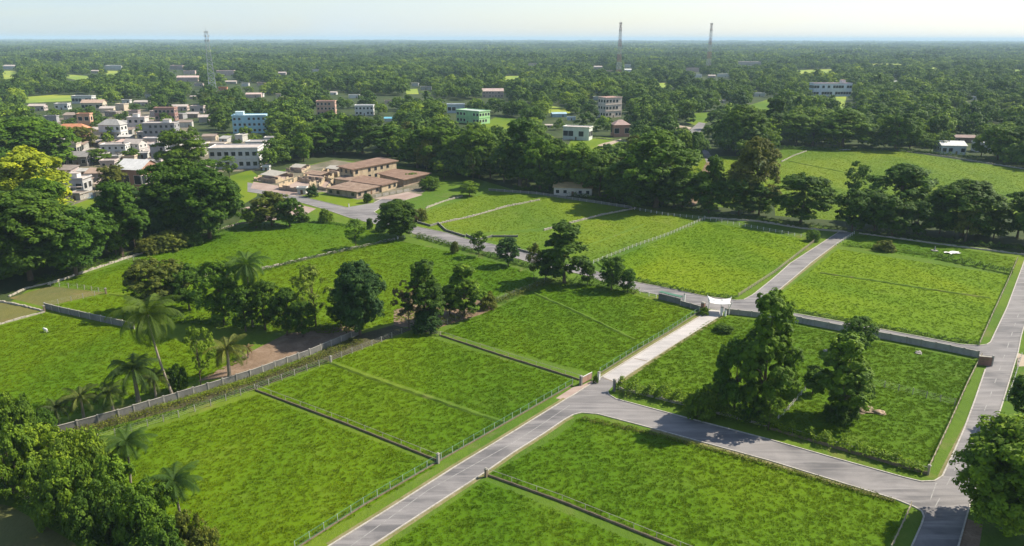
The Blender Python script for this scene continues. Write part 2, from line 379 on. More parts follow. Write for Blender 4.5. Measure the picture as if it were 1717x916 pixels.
D_left = [(1234, 504), (1247, 503), (1262, 495), (1287, 475), (1305, 460), (1325, 442), (1410, 387)]
D_right = [(1430, 390.6), (1400, 411), (1361, 440), (1338, 460), (1290, 500), (1281, 510), (1290, 518), (1320, 524)]
C_up2 = D_right[-1:]+[(1413, 540.5), (1503, 557.5), (1611, 578), (1641, 580), (1655, 578), (1661, 574), (1689, 515), (1714, 447.5), (1735, 390)]
road('road', A_left+[(1033, 642)]+B_up[1:]+C_low+[(1216, 522.5), (1179, 516)]+C_low2[1:]+C_up+D_left[1:]+D_right+C_up2[1:]+E_right[::-1]+B_low[::-1][:-1]+A_right[::-1], M['asphalt'])
road('path', [(1010, 632), (1090, 582), (1179, 528), (1192, 519), (1214, 522), (1209, 529), (1118, 586), (1033, 642)], M['concrete_road'], .022)
road('path', [(1176, 250), (1156, 236), (1151, 226), (1160, 215), (1172, 205), (1183, 207), (1178, 218), (1168, 228), (1180, 243), (1200, 272), (1184, 272)], M['asphalt'], .022)
road('path', [(1184, 272), (1200, 272), (1190, 310), (1165, 345), (1150, 340)], M['dirt'], .018)
road('path', [(628, 333), (684, 322), (709, 327), (681, 335.5), (640, 334.5)], M['pave'], .024)
road('path', [(425, 305), (470, 312), (505, 326), (495, 329), (460, 322), (420, 316)], M['pave'], .024)
road('path', [(1100, 222), (1140, 210), (1160, 214), (1150, 224), (1115, 232)], M['sand'], .016)
sheet('path', [(1001, 244), (1012, 240), (1030, 236), (1041, 233), (1043, 235), (1028, 242), (1010, 246)], M['sand'], .017)
# joint across the concrete drive and faint centre lines
def strip(name, px, wd, z, mat, dash=None):
    pts = [P(x, y) for x, y in px]; mb = MB()
    for a, b in zip(pts, pts[1:]):
        d = b-a; L = d.length; d.normalize(); nn = Vector((-d.y, d.x, 0))*wd/2
        t = 0
        while t < L:
            e = L if not dash else min(L, t+dash[0]); p, q = a+d*t, a+d*e
            mb.poly([p-nn, q-nn, q+nn, p+nn]); t = e+(dash[1] if dash else 0)+1e-3
    mb.v = [(x, y, 0) for x, y, _ in mb.v]
    return structure(mb.build(name, mat, None, (0, 0, z)))
strip('road_marking', [(588, 916), (718, 822), (860, 743), (905, 714), (955, 680)], .16, .026, M['line'])
strip('road_marking', [(1568, 850), (1600, 790), (1640, 715), (1660, 665), (1690, 580), (1710, 520)], .16, .026, M['line'], (3, 5))
strip('road_marking', [(1560, 838), (1570, 810)], .16, .026, M['line'])
strip('road_marking', [(1063, 601), (1086, 606)], .3, .027, M['brownstone'])
strip('road_marking', [(1009, 633), (1032, 641)], .25, .027, M['brownstone'])

M['wornverge'] = earth_mat('worn_verge', (.10, .12, .03), (.17, .16, .06), (.27, .22, .14), .45, .4)
for k, q in enumerate(([(623, 916), (814, 792), (860, 760), (911, 728), (945, 705), (958, 698)], [(1638, 690), (1618, 726), (1596, 770), (1580, 802)], [(1091, 719), (1290, 774), (1411, 811), (1502, 839)], [(1209, 530), (1118, 587), (1036, 643)], [(1290, 500), (1338, 460), (1400, 411)], [(1179, 527), (1090, 581), (1010, 631)], [(552, 915), (652, 853), (762, 783), (860, 724), (949, 669)])):
    strip('dirt', q, 1.5, .0155+.0004*k, M['wornverge'])
def kerb(px, wd=.24, h=.15):
    pts = [P(x, y) for x, y in px]; mb = MB(); n = len(pts); L = []; Rr = []
    for i, p in enumerate(pts):
        d = (pts[min(i+1, n-1)]-pts[max(i-1, 0)]).normalized(); nn = Vector((-d.y, d.x, 0))*wd/2
        L.append(p-nn); Rr.append(p+nn)
    for i in range(n-1):
        a, b, c, d = L[i], L[i+1], Rr[i+1], Rr[i]
        up = Vector((0, 0, h)); mb.poly([a+up, b+up, c+up, d+up]); mb.poly([a, b, b+up, a+up]); mb.poly([c, d, d+up, c+up])
    mb.poly([L[0], L[0]+up, Rr[0]+up, Rr[0]]); mb.poly([L[-1], Rr[-1], Rr[-1]+up, L[-1]+up])
    return structure(mb.build('kerb', M['kerb'], None, (0, 0, .0)))
kerb(A_left[:6]); kerb(A_left[5:]); kerb(A_right); kerb(B_low); kerb(B_up[1:]); kerb(C_up2); kerb(D_left); kerb(D_right[:7])
kerb(E_right[:5]); kerb(E_right[4:9]); kerb([(1033, 642), (1118, 586), (1209, 529)], .35); kerb([(1010, 632), (1090, 582), (1179, 528)], .3)
kerb(C_low2); kerb(C_up[10:]); kerb(C_up[2:5], .2); kerb(C_low[2:])
kerb(C_up[5:7]+[(681, 335)]+C_up[8:11], .3)

# ------------------------------------------------------------------ trees
rng = np.random.default_rng(7)
def leaves_mesh(name, C, Nn, size, tint, mat, asp=.6):
    """quads: centres C, normals Nn, sizes"""
    n = len(C); r = rng.normal(size=(n, 3)); t = np.cross(Nn, r); t /= np.linalg.norm(t, axis=1)[:, None]+1e-9
    b = np.cross(Nn, t); s = size[:, None]
    V = np.empty((n, 4, 3)); V[:, 0] = C+t*s*.5; V[:, 1] = C+b*s*.5*asp; V[:, 2] = C-t*s*.5; V[:, 3] = C-b*s*.5*asp
    return quads_mesh(name, V, np.repeat(tint, 4), mat)
def quads_mesh(name, V, tint, mat):
    n = len(V); me = bpy.data.meshes.new(name)
    me.vertices.add(n*4); me.vertices.foreach_set('co', V.reshape(-1).astype(np.float32))
    me.loops.add(n*4); me.loops.foreach_set('vertex_index', np.arange(n*4, dtype=np.int32))
    me.polygons.add(n); me.polygons.foreach_set('loop_start', np.arange(0, n*4, 4, dtype=np.int32))
    me.update(calc_edges=True)
    a = me.attributes.new('tint', 'FLOAT', 'POINT'); a.data.foreach_set('value', tint.astype(np.float32))
    me.materials.append(mat); me.validate(); return me
def unit(v): return v/(np.linalg.norm(v, axis=-1, keepdims=True)+1e-9)
def crown_points(kind, nl, nc, nleaf, H, RAD, z0, leaf):
    """lobes on an envelope, clumps on lobes, leaves on clumps"""
    C = []; NN = []; T = []; Sz = []; lob = []
    for i in range(nl):
        t = rng.random(); a = rng.random()*2*math.pi+i*2.4
        if kind == 'round': t = rng.random()**.85; r = math.sqrt(max(0, 1-(2*t-1)**2))*.82
        elif kind == 'broad': t = rng.random()**.7; r = (1-t**2.4)*.95 if t > .25 else .75
        elif kind == 'tall': r = (.45+.55*math.sin(math.pi*min(1, t*1.15)))*.7*(1 if rng.random() < .7 else 1.25)*(1-.55*t)
        elif kind == 'cone': r = (1-t)**.7*.95*(.75+.35*rng.random())
        elif kind == 'airy': r = math.sqrt(max(0.05, 1-(2*t-1)**2))*.9
        elif kind == 'bush': t = t*.9; r = math.sqrt(max(0, 1-t*t))*.8
        if rng.random() < .28: r *= rng.random()
        lr = RAD*rng.uniform(.22, .40)*(0.75 if kind in ('airy', 'tall') else 1)
        if kind == 'cone': lr *= (1.05-.6*t)
        c = np.array([math.cos(a)*r*RAD, math.sin(a)*r*RAD, z0+(H-z0)*(.08+.86*t)-lr*.15])
        c[2] = min(c[2], H-lr*.75)
        lob.append((c, lr))
        lt = rng.uniform(-.14, .14)
        d = unit(rng.normal(size=(nc, 3))); d[:, 2] = np.where(d[:, 2] < -.35, -d[:, 2]*.6, d[:, 2]); d = unit(d)
        cc = c+d*lr*rng.uniform(.6, 1.05, (nc, 1))*np.array([1, 1, .88])
        cr = lr*rng.uniform(.26, .46, nc)
        for k in range(nc):
            m = nleaf; e = unit(rng.normal(size=(m, 3))); e = unit(e+d[k]*.55+np.array([0, 0, .3]))
            q = cc[k]+e*cr[k]*rng.uniform(.55, 1.1, (m, 1))*np.array([1, 1, .85])
            nn = unit(e*.6+d[k]*.35+np.array([0, 0, .35])+rng.normal(size=(m, 3))*.26)
            C.append(q); NN.append(nn); T.append(.5+lt+rng.uniform(-.17, .17)+rng.normal(size=m)*.12); Sz.append(leaf*rng.uniform(.6, 1.25, m))
    return np.concatenate(C), np.concatenate(NN), np.clip(np.concatenate(T), 0, 1), np.concatenate(Sz), lob
def trunk_mesh(lob, H, z0, rad, mat, stems=1, nlimb=8):
    mb = MB()
    for s in range(stems):
        ox = rng.uniform(-.5, .5)*(stems > 1); oy = rng.uniform(-.5, .5)*(stems > 1)
        top = H*.72; pts = []; rr = []
        bx, by = rng.uniform(-.6, .6, 2)
        for k in range(7):
            t = k/6; pts.append((ox*(1+t)+bx*t*t, oy*(1+t)+by*t*t, top*t-.15)); rr.append(rad*(1.25 if k == 0 else 1-.78*t))
        mb.tube(pts, rr, 8)
        for c, lr in [lob[i] for i in rng.choice(len(lob), min(nlimb, len(lob)), replace=False)]:
            zs = min(top*.95, max(z0*.75, c[2]*rng.uniform(.45, .75))); t = zs/top
            a = Vector((ox*(1+t)+bx*t*t, oy*(1+t)+by*t*t, zs)); b = Vector(c)
            m = a.lerp(b, .5)+Vector((0, 0, .1*(b-a).length))
            r0 = rad*(1-.78*t)*.55; mb.tube([a, m, b], [r0, r0*.65, r0*.22], 6)
    return mb.mesh('trunk', mat)
TREES = {}
CH = 14.0; CR = 5.0
def variant(key, kind, nl, nc, nleaf, z0f, leaf, trad=.28, H=CH, RAD=CR, stems=1, bark='bark', nlimb=8, mat='leaf'):
    C, NN, T, Sz, lob = crown_points(kind, nl, nc, nleaf, H, RAD, H*z0f, leaf)
    # measured extent, so placed trees get the size asked for
    rad = float(np.percentile(np.hypot(C[:, 0], C[:, 1]), 98)); top = float(np.percentile(C[:, 2], 99.7))
    TREES.setdefault(key, []).append((leaves_mesh('crown', C, NN, Sz, T, M[mat]), trunk_mesh(lob, H, H*z0f, trad, M[bark], stems, nlimb), rad, top))
for k in range(4): variant('round', 'round', 46, 16, 34, .10, .46)
for k in range(3): variant('broad', 'broad', 48, 16, 34, .14, .46, .34)
for k in range(3): variant('tall', 'tall', 48, 15, 34, .10, .46)
for k in range(2): variant('cone', 'cone', 60, 14, 34, .06, .46, .3)
for k in range(3): variant('airy', 'airy', 30, 10, 30, .25, .40, .22, nlimb=16, stems=1)
for k in range(3): variant('bush', 'bush', 40, 14, 32, .02, .42, .15, H=7, RAD=5, stems=3, nlimb=5)
for k in range(2): variant('dense', 'round', 75, 18, 34, .06, .46, .3)
for k in range(2): variant('young', 'round', 26, 13, 26, .24, .5, .2)

def palm_mesh(H, L, nf, seed, droop=1.0, lw=.085):
    rs = np.random.default_rng(seed); V = []; T = []; tb = MB()
    top = np.array([0, 0, H])
    for i in range(nf):
        a = i*2.39996; t = i/nf
        el = R(78-98*t*droop+rs.uniform(-8, 8)); Ls = L*rs.uniform(.82, 1.08)*(.75 if t < .12 else 1)
        p = top.copy(); e = el; n = 26; step = Ls/n; rach = [tuple(p)]; ft = rs.uniform(.3, .65)-.25*(t > .85)
        for k in range(n):
            s = k/n; e -= R(3.0+3.4*s)*(.6+.5*t)
            d = np.array([math.cos(a)*math.cos(e), math.sin(a)*math.cos(e), math.sin(e)]); p = p+d*step
            side = np.array([-math.sin(a), math.cos(a), 0.])
            ll = L*.26*math.sin(math.pi*min(1, .12+.86*s))**.7
            if k >= 2:
                for sg in (-1, 1):
                    for sub in (0, .5):
                        b0 = p+d*step*sub; v = unit(side*sg*.8+d*.5+np.array([0, 0, -.42-.3*t+rs.uniform(-.15, .15)]))
                        tip = b0+v*ll*rs.uniform(.8, 1.1)+np.array([0, 0, -.12*ll]); wv = d*lw*.5
                        V.append([b0-wv, b0+wv, tip+wv*.25, tip-wv*.25]); T.append(np.clip(ft+rs.uniform(-.1, .1), 0, 1))
            if k % 5 == 4: rach.append(tuple(p))
        for q0, q1 in zip(rach, rach[1:]):      # rachis as a thin ribbon pair
            q0 = np.array(q0); q1 = np.array(q1); sd_ = np.array([-math.sin(a), math.cos(a), 0])*.04; up = np.array([0, 0, .04])
            V.append([q0-sd_, q0+sd_, q1+sd_, q1-sd_]); T.append(.8); V.append([q0-up, q0+up, q1+up, q1-up]); T.append(.8)
    return quads_mesh('crown', np.array(V), np.repeat(np.array(T), 4), M['frond'])
def palm_trunk(H, r, lx):
    mb = MB(); pts = []; rr = []
    for k in range(9):
        t = k/8; pts.append((-lx*(1-t)**1.6, 0, H*t-.1)); rr.append(r*(1.5 if k == 0 else 1.05-.35*t))
    mb.tube(pts, rr, 8); return mb.mesh('trunk', M['palebark'])
PALMS = []
for k in range(4): PALMS.append((palm_mesh(11.5, 4.6, 26, 50+k, 1.0+.1*k), palm_trunk(11.5, .2, (.5, -.4, .9, 0)[k])))
PALM_SHORT = [(palm_mesh(3.2, 3.0, 18, 80+k, .8, .06), palm_trunk(3.3, .2, .1)) for k in range(2)]

DG = (.054, .112, .010); MG = (.084, .160, .012); LG = (.125, .205, .014); YG = (.22, .28, .016); OG = (.105, .128, .020); BG = (.11, .095, .055); BLG = (.040, .090, .022)
treebox = []     # screen boxes of things that must stay visible
ntree = 0
rt = random.Random(11)
def tree(x, yb, yt, wpx, key, col, label, group=None, name='broadleaf_tree', cat='tree', vi=None):
    global ntree
    g = P(x, yb); H = h_at(x, yb, yt); Wd = wpx*mpp(x, (yb+yt)/2 if yb < 900 else yb)
    vs = TREES[key]; cm, tm, rad, top = vs[(vi if vi is not None else rt.randrange(len(vs))) % len(vs)]
    e = empty(name, (g.x, g.y, 0), rt.random()*6.28); sx = Wd/2/rad; e.scale = (sx, sx, H/top)
    link('trunk', tm, e); c = link('crown', cm, e); k = rt.uniform(.86, 1.14)
    c.color = (min(1, col[0]*k*rt.uniform(.92, 1.08)), min(1, col[1]*k), col[2]*k, 1)
    tag(e, label, cat, group); ntree += 1
    return e
def palm(x, yb, yt, label, lean=0, wpx=None, short=False, group=None, col=(.085, .135, .025), rot=None):
    g = P(x, yb); H = h_at(x, yb, yt); src = PALM_SHORT if short else PALMS
    cm, tm = src[rt.randrange(len(src))] if not lean else PALMS[lean-1]
    hz = max(v.co.z for v in cm.vertices); s = H/hz
    sx = s if wpx is None else wpx*mpp(x, yb)/(5.2 if short else 8.2)
    e = empty('palm_tree', (g.x, g.y, 0), rt.random()*6.28 if rot is None else rot); e.scale = (sx, sx, s)
    link('trunk', tm, e); c = link('crown', cm, e); k = rt.uniform(.85, 1.15); c.color = (col[0]*k, col[1]*k, col[2]*k, 1)
    tag(e, label, 'palm tree', group); return e

# ---- trees placed one by one: (x, foot y, top y, width px, shape, colour, label)
T1 = [
 (47, 395, 250, 118, 'round', YG, 'large bright yellow-green tree at the left edge, in front of the village houses'),
 (58, 290, 199, 112, 'dense', MG, 'big rounded green tree at the left edge, directly above the yellow-green tree'),
 (-8, 330, 245, 70, 'round', DG, 'dark tree cut by the left edge beside the yellow-green tree'),
 (52, 470, 322, 130, 'dense', DG, 'huge dark tree below the yellow-green tree at the left edge'),
 (-5, 478, 360, 105, 'round', DG, 'dark tree cut by the left edge above the brownish plots'),
 (128, 462, 350, 100, 'round', DG, 'dark broad tree with its foot by the stone wall end at the left'),
 (88, 430, 300, 80, 'round', MG, 'green tree rising just right of the yellow-green tree'),
 (205, 430, 308, 84, 'tall', DG, 'tall dark tree with two pale trunks at the top left corner of the near plots'),
 (190, 325, 277, 42, 'round', OG, 'small olive round tree in front of the white metal-roofed shed'),
 (300, 395, 268, 100, 'round', DG, 'large dark tree on the left of the pair below the village'),
 (352, 400, 284, 92, 'dense', DG, 'large dense dark tree on the right of the pair below the village'),
 (318, 398, 330, 70, 'round', MG, 'lower green tree in front of the dark pair below the village'),
 (306, 292, 218, 70, 'round', MG, 'bright green tree between the grey unfinished block and the long white house'),
 (268, 402, 345, 55, 'round', DG, 'dark tree left of the large pair, above the olive bushes'),
 (456, 378, 323, 62, 'round', OG, 'olive dark tree left of the paved forecourt of the ruined building'),
 (486, 380, 334, 44, 'round', DG, 'dark bushy tree right of the olive one by the paved forecourt'),
 (430, 382, 345, 40, 'round', MG, 'green bushy tree at the left end of the forecourt clump'),
 (268, 522, 436, 88, 'round', OG, 'olive topped tree at the left end of the central tree row'),
 (240, 520, 460, 52, 'airy', MG, 'light leafy tree on the far left tip of the central tree row'),
 (318, 520, 447, 60, 'round', DG, 'dark round tree second from the left in the central tree row'),
 (376, 545, 440, 76, 'round', MG, 'leafy green tree left of the palm that tops the central row'),
 (412, 556, 480, 50, 'round', DG, 'dark tree at the foot of the palm in the central row'),
 (445, 553, 472, 62, 'round', DG, 'dark olive crowned tree just right of the central row palm'),
 (482, 562, 484, 52, 'round', DG, 'dark tree left of the thin pale tree in the central row'),
 (508, 565, 505, 44, 'round', DG, 'low dark tree under the thin pale tree in the central row'),
 (530, 548, 446, 66, 'airy', (.15, .22, .03), 'thin pale green see-through tree in the central row'),
 (604, 562, 441, 76, 'dense', BLG, 'dense dark egg-shaped tree at the upper end of the grey panel wall'),
 (572, 548, 492, 44, 'round', DG, 'low dark crown on the left side of the egg-shaped tree'),
 (686, 552, 474, 52, 'airy', BG, 'greyish brown half-dead tree beside the meeting of the field fences'),
 (712, 548, 438, 64, 'tall', DG, 'tall dark tree right behind the greyish brown one'),
 (778, 530, 443, 62, 'tall', MG, 'upright olive green tree right of the tall dark one'),
 (754, 528, 480, 40, 'round', DG, 'low dark tree between the tall dark and the upright olive tree'),
 (597, 416, 368, 34, 'young', MG, 'small lone tree with a clear stem on the stone wall between two fields'),
 (668, 398, 336, 62, 'dense', DG, 'dark rounded tree standing alone by the road below the ruined building'),
 (803, 431, 388, 28, 'young', DG, 'small dark tree, first right of the white post fence along the road'),
 (852, 446, 399, 38, 'round', BLG, 'small dark tree, second along the middle of the road'),
 (895, 470, 408, 25, 'young', OG, 'thin young olive tree just left of the large ragged dark tree'),
 (946, 474, 373, 74, 'tall', DG, 'large ragged dark tree beside the road in the middle of the view'),
 (915, 470, 425, 34, 'round', DG, 'low dark crown at the left foot of the large ragged tree'),
 (985, 478, 440, 26, 'round', DG, 'low dark crown at the right foot of the large ragged tree'),
 (1025, 486, 430, 40, 'round', DG, 'dark small tree by the road, right of the large ragged tree'),
 (1052, 490, 451, 30, 'round', DG, 'low round dark tree at the left end of the pale wall by the road'),
 (787, 329, 304, 34, 'round', LG, 'small round bright green tree alone on the lawn right of the ruined building'),
 (1277, 700, 492, 90, 'tall', MG, 'tallest ragged dark tree in the paddock right of the concrete drive'),
 (1230, 695, 572, 70, 'round', DG, 'dark tree leaning out on the left of the tallest paddock tree'),
 (1306, 690, 596, 48, 'round', MG, 'leafy tree on the right flank of the tallest paddock tree'),
 (1202, 690, 640, 50, 'round', MG, 'low leafy tree at the left foot of the tallest paddock tree'),
 (1288, 722, 655, 46, 'young', LG, 'small light green tree in front of the tallest paddock tree, by the hedge'),
 (1404, 702, 562, 90, 'tall', MG, 'second tall dark tree of the paddock, over the inner fence'),
 (1436, 690, 625, 40, 'round', DG, 'dark crown on the right side of the second paddock tree'),
 (1362, 660, 612, 34, 'round', DG, 'small dark crown on the left side of the second paddock tree'),
 (1437, 590, 532, 54, 'round', MG, 'small tree by the grey wall above the paddock'),
 (1690, 892, 712, 165, 'dense', (.115, .205, .014), 'large bright green tree at the bottom right corner by the road'),
 (1725, 720, 625, 66, 'round', DG, 'dark tree cut by the right edge above the bright corner tree'),
 (1728, 905, 800, 70, 'round', MG, 'green tree behind the bright corner tree, cut by the right edge'),
 # belt behind the near estate
 (1100, 348, 221, 122, 'broad', MG, 'largest wide-crowned tree in the belt, left of the rising lane'),
 (1062, 350, 282, 70, 'round', DG, 'dark tree under the left side of the wide-crowned belt tree'),
 (1130, 350, 290, 78, 'round', DG, 'dark round tree at the foot of the wide-crowned belt tree'),
 (1192, 352, 264, 44, 'tall', MG, 'slim two-tiered tree between the lane and the big lighter tree'),
 (1188, 358, 305, 50, 'round', DG, 'low dark tree at the foot of the slim two-tiered tree'),
 (1262, 356, 232, 76, 'broad', OG, 'tall lighter olive tree right of the slim two-tiered tree'),
 (1238, 362, 300, 60, 'round', DG, 'dark tree at the foot of the tall lighter olive tree'),
 (1272, 362, 308, 56, 'round', DG, 'dark tree on the right below the tall lighter olive tree'),
 (1342, 376, 293, 84, 'round', DG, 'dark broad tree standing apart left of the upper road end'),
 (1431, 335, 271, 38, 'young', DG, 'small round dark tree alone in the far bright field'),
 (1428, 388, 318, 60, 'round', DG, 'dark tree at the end of the upper road'),
 (1465, 390, 320, 62, 'round', DG, 'dark tree second right of the end of the upper road'),
 (1505, 372, 275, 104, 'broad', DG, 'spreading dark tree with arms reaching right over the bright field'),
 (1495, 396, 330, 60, 'round', DG, 'low dark tree in front of the spreading one'),
 (1535, 398, 338, 52, 'round', DG, 'dark tree at the right foot of the spreading one'),
 (1612, 396, 304, 100, 'dense', DG, 'wide round dark tree second from the right edge in the upper row'),
 (1575, 392, 350, 44, 'round', DG, 'small dark tree left of the wide round one in the upper row'),
 (1665, 402, 352, 50, 'round', DG, 'low dark tree right of the wide round one in the upper row'),
 (1705, 400, 318, 66, 'round', DG, 'dark tree at the right edge of the upper row'),
 (872, 312, 203, 60, 'tall', DG, 'tall dark tree marking the left of the belt above the middle fields'),
 (845, 305, 245, 44, 'round', DG, 'dark tree left of the tall dark belt tree'),
 (905, 318, 232, 56, 'round', MG, 'green tree right of the tall dark belt tree'),
 (938, 318, 244, 50, 'round', MG, 'green tree left of the bright crowned one in the belt'),
 (965, 322, 240, 62, 'round', LG, 'bright crowned tree behind the long white shed'),
 (1005, 330, 255, 58, 'round', MG, 'mid green tree right of the bright crowned one in the belt'),
 (1030, 338, 290, 48, 'round', DG, 'dark tree right behind the end of the long white shed'),
 (925, 322, 278, 40, 'round', DG, 'dark low tree left of the long white shed'),
 (735, 285, 212, 66, 'round', MG, 'round green tree above the right wing of the ruined building'),
 (700, 282, 216, 64, 'round', DG, 'dark round tree left above the right wing of the ruined building'),
 (770, 292, 226, 60, 'round', MG, 'green tree behind the lone lawn tree'),
 (803, 296, 218, 62, 'round', MG, 'green tree in the belt right of the lawn tree'),
 (745, 300, 268, 36, 'round', LG, 'bright shrubby tree touching the right canopy of the ruin'),
 (822, 300, 252, 44, 'round', DG, 'dark tree above the upper corner of the pale fields'),
 (560, 258, 203, 60, 'dense', DG, 'dark dome-shaped tree above the left end of the ruin roofs'),
 (608, 258, 195, 54, 'round', DG, 'tall dark dome tree above the upper roof of the ruin'),
 (650, 262, 212, 56, 'round', DG, 'dark dome tree right above the upper roof of the ruin'),
 (525, 262, 222, 44, 'round', MG, 'green tree behind the ruined walls'),
 (480, 268, 235, 46, 'round', MG, 'green tree left behind the ruined walls'),
 (1244, 258, 178, 62, 'dense', MG, 'big domed tree right of the rising lane'),
 (1222, 252, 195, 44, 'round', MG, 'domed tree nearest the right side of the rising lane'),
 (1295, 232, 165, 44, 'tall', DG, 'tall narrow dark tree behind the far bright field'),
 (1335, 243, 190, 60, 'round', MG, 'round tree left of the broad one behind the far bright field'),
 (1362, 245, 196, 50, 'round', MG, 'tree under the white school block, left of centre'),
 (1412, 247, 183, 80, 'broad', MG, 'broad tree behind the middle of the far bright field'),
 (1500, 252, 190, 52, 'round', DG, 'dark round tree behind the far bright field'),
 (1525, 250, 205, 34, 'round', MG, 'mid green tree right of the dark round one behind the far field'),
 (1560, 256, 230, 24, 'young', MG, 'small round tree left of the white roofed house'),
 (1578, 256, 226, 22, 'young', DG, 'small dark tree next to the white roofed house'),
 (1645, 262, 226, 30, 'round', LG, 'loose pale green tree right of the white roofed house'),
 (1672, 268, 212, 46, 'round', MG, 'round tree hiding the white house near the right edge'),
 (1708, 270, 214, 56, 'dense', DG, 'dark domed tree at the right edge behind the far field'),
 (142, 248, 213, 40, 'round', OG, 'olive round tree below the orange house'),
 (165, 275, 250, 40, 'round', MG, 'green round tree in the middle of the village'),
 (222, 268, 250, 28, 'round', MG, 'small green tree below the white gabled house'),
 (103, 320, 290, 30, 'round', YG, 'small yellowish tree beside the lowest village house'),
 (385, 298, 262, 30, 'young', LG, 'small light tree in front of the long white village house'),
 (352, 300, 268, 36, 'round', MG, 'green tree left of the long white village house'),
]
T2 = [  # shrubs
 (284, 418, 388, 60, OG, 'wide olive bush by the left stone wall, near the tall tree with pale trunks'),
 (250, 424, 400, 44, OG, 'smaller olive bush left of the wide olive one by the stone wall'),
 (322, 410, 390, 34, MG, 'green bush right of the wide olive one by the stone wall'),
 (716, 556, 522, 50, BLG, 'low round dark bush beside the field fence corner'),
 (816, 517, 490, 32, OG, 'small bush right of the upright olive tree'),
 (22, 760, 662, 84, MG, 'tall green bush at the left edge above the bottom left thicket'),
 (95, 800, 712, 110, LG, 'bright green broad bush in the bottom left thicket'),
 (30, 830, 722, 96, MG, 'green bush in the bottom left thicket at the left edge'),
 (150, 850, 728, 92, LG, 'bright bush right of the broad one in the bottom left thicket'),
 (120, 880, 770, 100, MG, 'dense bush in the middle of the bottom left thicket'),
 (205, 890, 775, 110, MG, 'green bush round the trunk of the first thicket palm'),
 (185, 940, 820, 110, DG, 'dark bush at the bottom edge of the bottom left thicket'),
 (262, 940, 815, 110, MG, 'bush left of the second thicket palm at the bottom edge'),
 (335, 960, 855, 84, OG, 'olive bush at the right end of the bottom left thicket'),
 (275, 1000, 872, 120, DG, 'dark bush cut by the bottom edge under the second thicket palm'),
 (1172, 700, 655, 50, MG, 'low leafy bush at the left end of the paddock group'),
 (1265, 706, 660, 50, DG, 'dark low bush under the tallest paddock tree'),
 (1408, 702, 672, 56, DG, 'dark low bush round the foot of the second paddock tree'),
 (508, 372, 355, 22, DG, 'small dark shrub right of the forecourt trees'),
 (523, 330, 309, 20, BLG, 'round dark shrub against the left wall of the ruined front wing'),
 (617, 340, 324, 16, DG, 'small dark shrub at the front corner of the ruined wing'),
 (548, 372, 350, 26, LG, 'low pale shrub beside the road below the ruined building'),
 (690, 372, 345, 24, BG, 'brown twiggy shrub behind the dark tree by the road'),
 (706, 370, 350, 22, OG, 'olive shrub behind the dark tree by the road'),
 (620, 384, 366, 12, DG, 'little dark shrub at the road edge right of the lone stemmed tree'),
 (762, 425, 405, 14, OG, 'little shrub on the road bank left of the small dark trees'),
 (1180, 528, 514, 16, LG, 'small bright shrub by the brick gate pillar'),
 (1214, 556, 545, 34, DG, 'flat dark shrub lying in the grass right of the concrete drive'),
 (1362, 404, 386, 24, MG, 'low green bush by the corner of the bright field at the upper road'),
 (1482, 420, 402, 36, OG, 'low bush on the strip below the upper tree row'),
 (1060, 346, 336, 16, MG, 'small green bush where the stone wall meets the tree belt'),
 (640, 388, 372, 22, BLG, 'bluish shrub just left of the dark tree by the road'),
 (1640, 395, 372, 34, LG, 'sunlit bush under the upper row near the right edge'),
 (690, 305, 290, 26, MG, 'shrub under the right canopy of the ruin'),
 (720, 318, 296, 36, MG, 'leafy shrub below the right canopy of the ruin'),
 (75, 740, 690, 44, DG, 'dark bush among the low palms behind the panel wall'),
 (300, 655, 612, 34, DG, 'dark bush behind the tallest palm'),
]
for t in T1: tree(*t[:7]); treebox.append((t[0]-t[3]/2, t[2], t[0]+t[3]/2, t[1]))
for t in T2: tree(t[0], t[1], t[2], t[3], 'bush', t[4], t[5], name='shrub', cat='shrub')
tree(338, 652, 546, 52, 'airy', LG, 'leafy light tree between the tallest palm and the small palm, by the panel wall', vi=0)

# palms
bigp = (palm_mesh(11.5, 5.2, 30, 99, 1.12, .075), palm_trunk(11.5, .17, 1.7))
PALMS.append(bigp)
def big_palm(x, yb, yt, label, col):
    g = P(x, yb); H = h_at(x, yb, yt); s = H/13.6
    e = empty('palm_tree', (g.x-1.7*s, g.y, 0), math.pi); e.scale = (s, s, s)
    link('trunk', bigp[1], e); c = link('crown', bigp[0], e); c.color = (*col, 1); tag(e, label, 'palm tree')
big_palm(290, 664, 500, 'tallest coconut palm with a slender leaning trunk by the grey panel wall', (.085, .135, .018))
PL = [
 (424, 548, 424, 'palm rising above the middle of the central tree row', None, False, (.06, .115, .02)),
 (386, 632, 566, 'small palm with yellowish fronds right of the leafy light tree', None, True, (.12, .14, .03)),
 (416, 600, 578, 'tiny dry brown palm behind the panel wall', None, True, (.2, .15, .07)),
 (232, 674, 598, 'dark low palm left of the tallest palm', None, True, (.06, .105, .022)),
 (262, 668, 622, 'drooping low palm at the left foot of the tallest palm', None, True, (.08, .11, .025)),
 (190, 694, 642, 'low palm third from the left behind the panel wall', None, True, (.09, .13, .03)),
 (142, 704, 650, 'low palm second from the left behind the panel wall', None, True, (.10, .13, .03)),
 (100, 716, 672, 'leftmost low palm behind the panel wall', None, True, (.07, .10, .03)),
 (226, 825, 722, 'first palm standing out of the bottom left thicket', 96, False, (.055, .11, .016)),
 (305, 900, 786, 'second palm standing out of the bottom left thicket, at its right end', 104, False, (.05, .105, .015)),
]
for x, yb, yt, lab, wp, sh, c in PL: palm(x, yb, yt, lab, wpx=wp, short=sh, col=c)

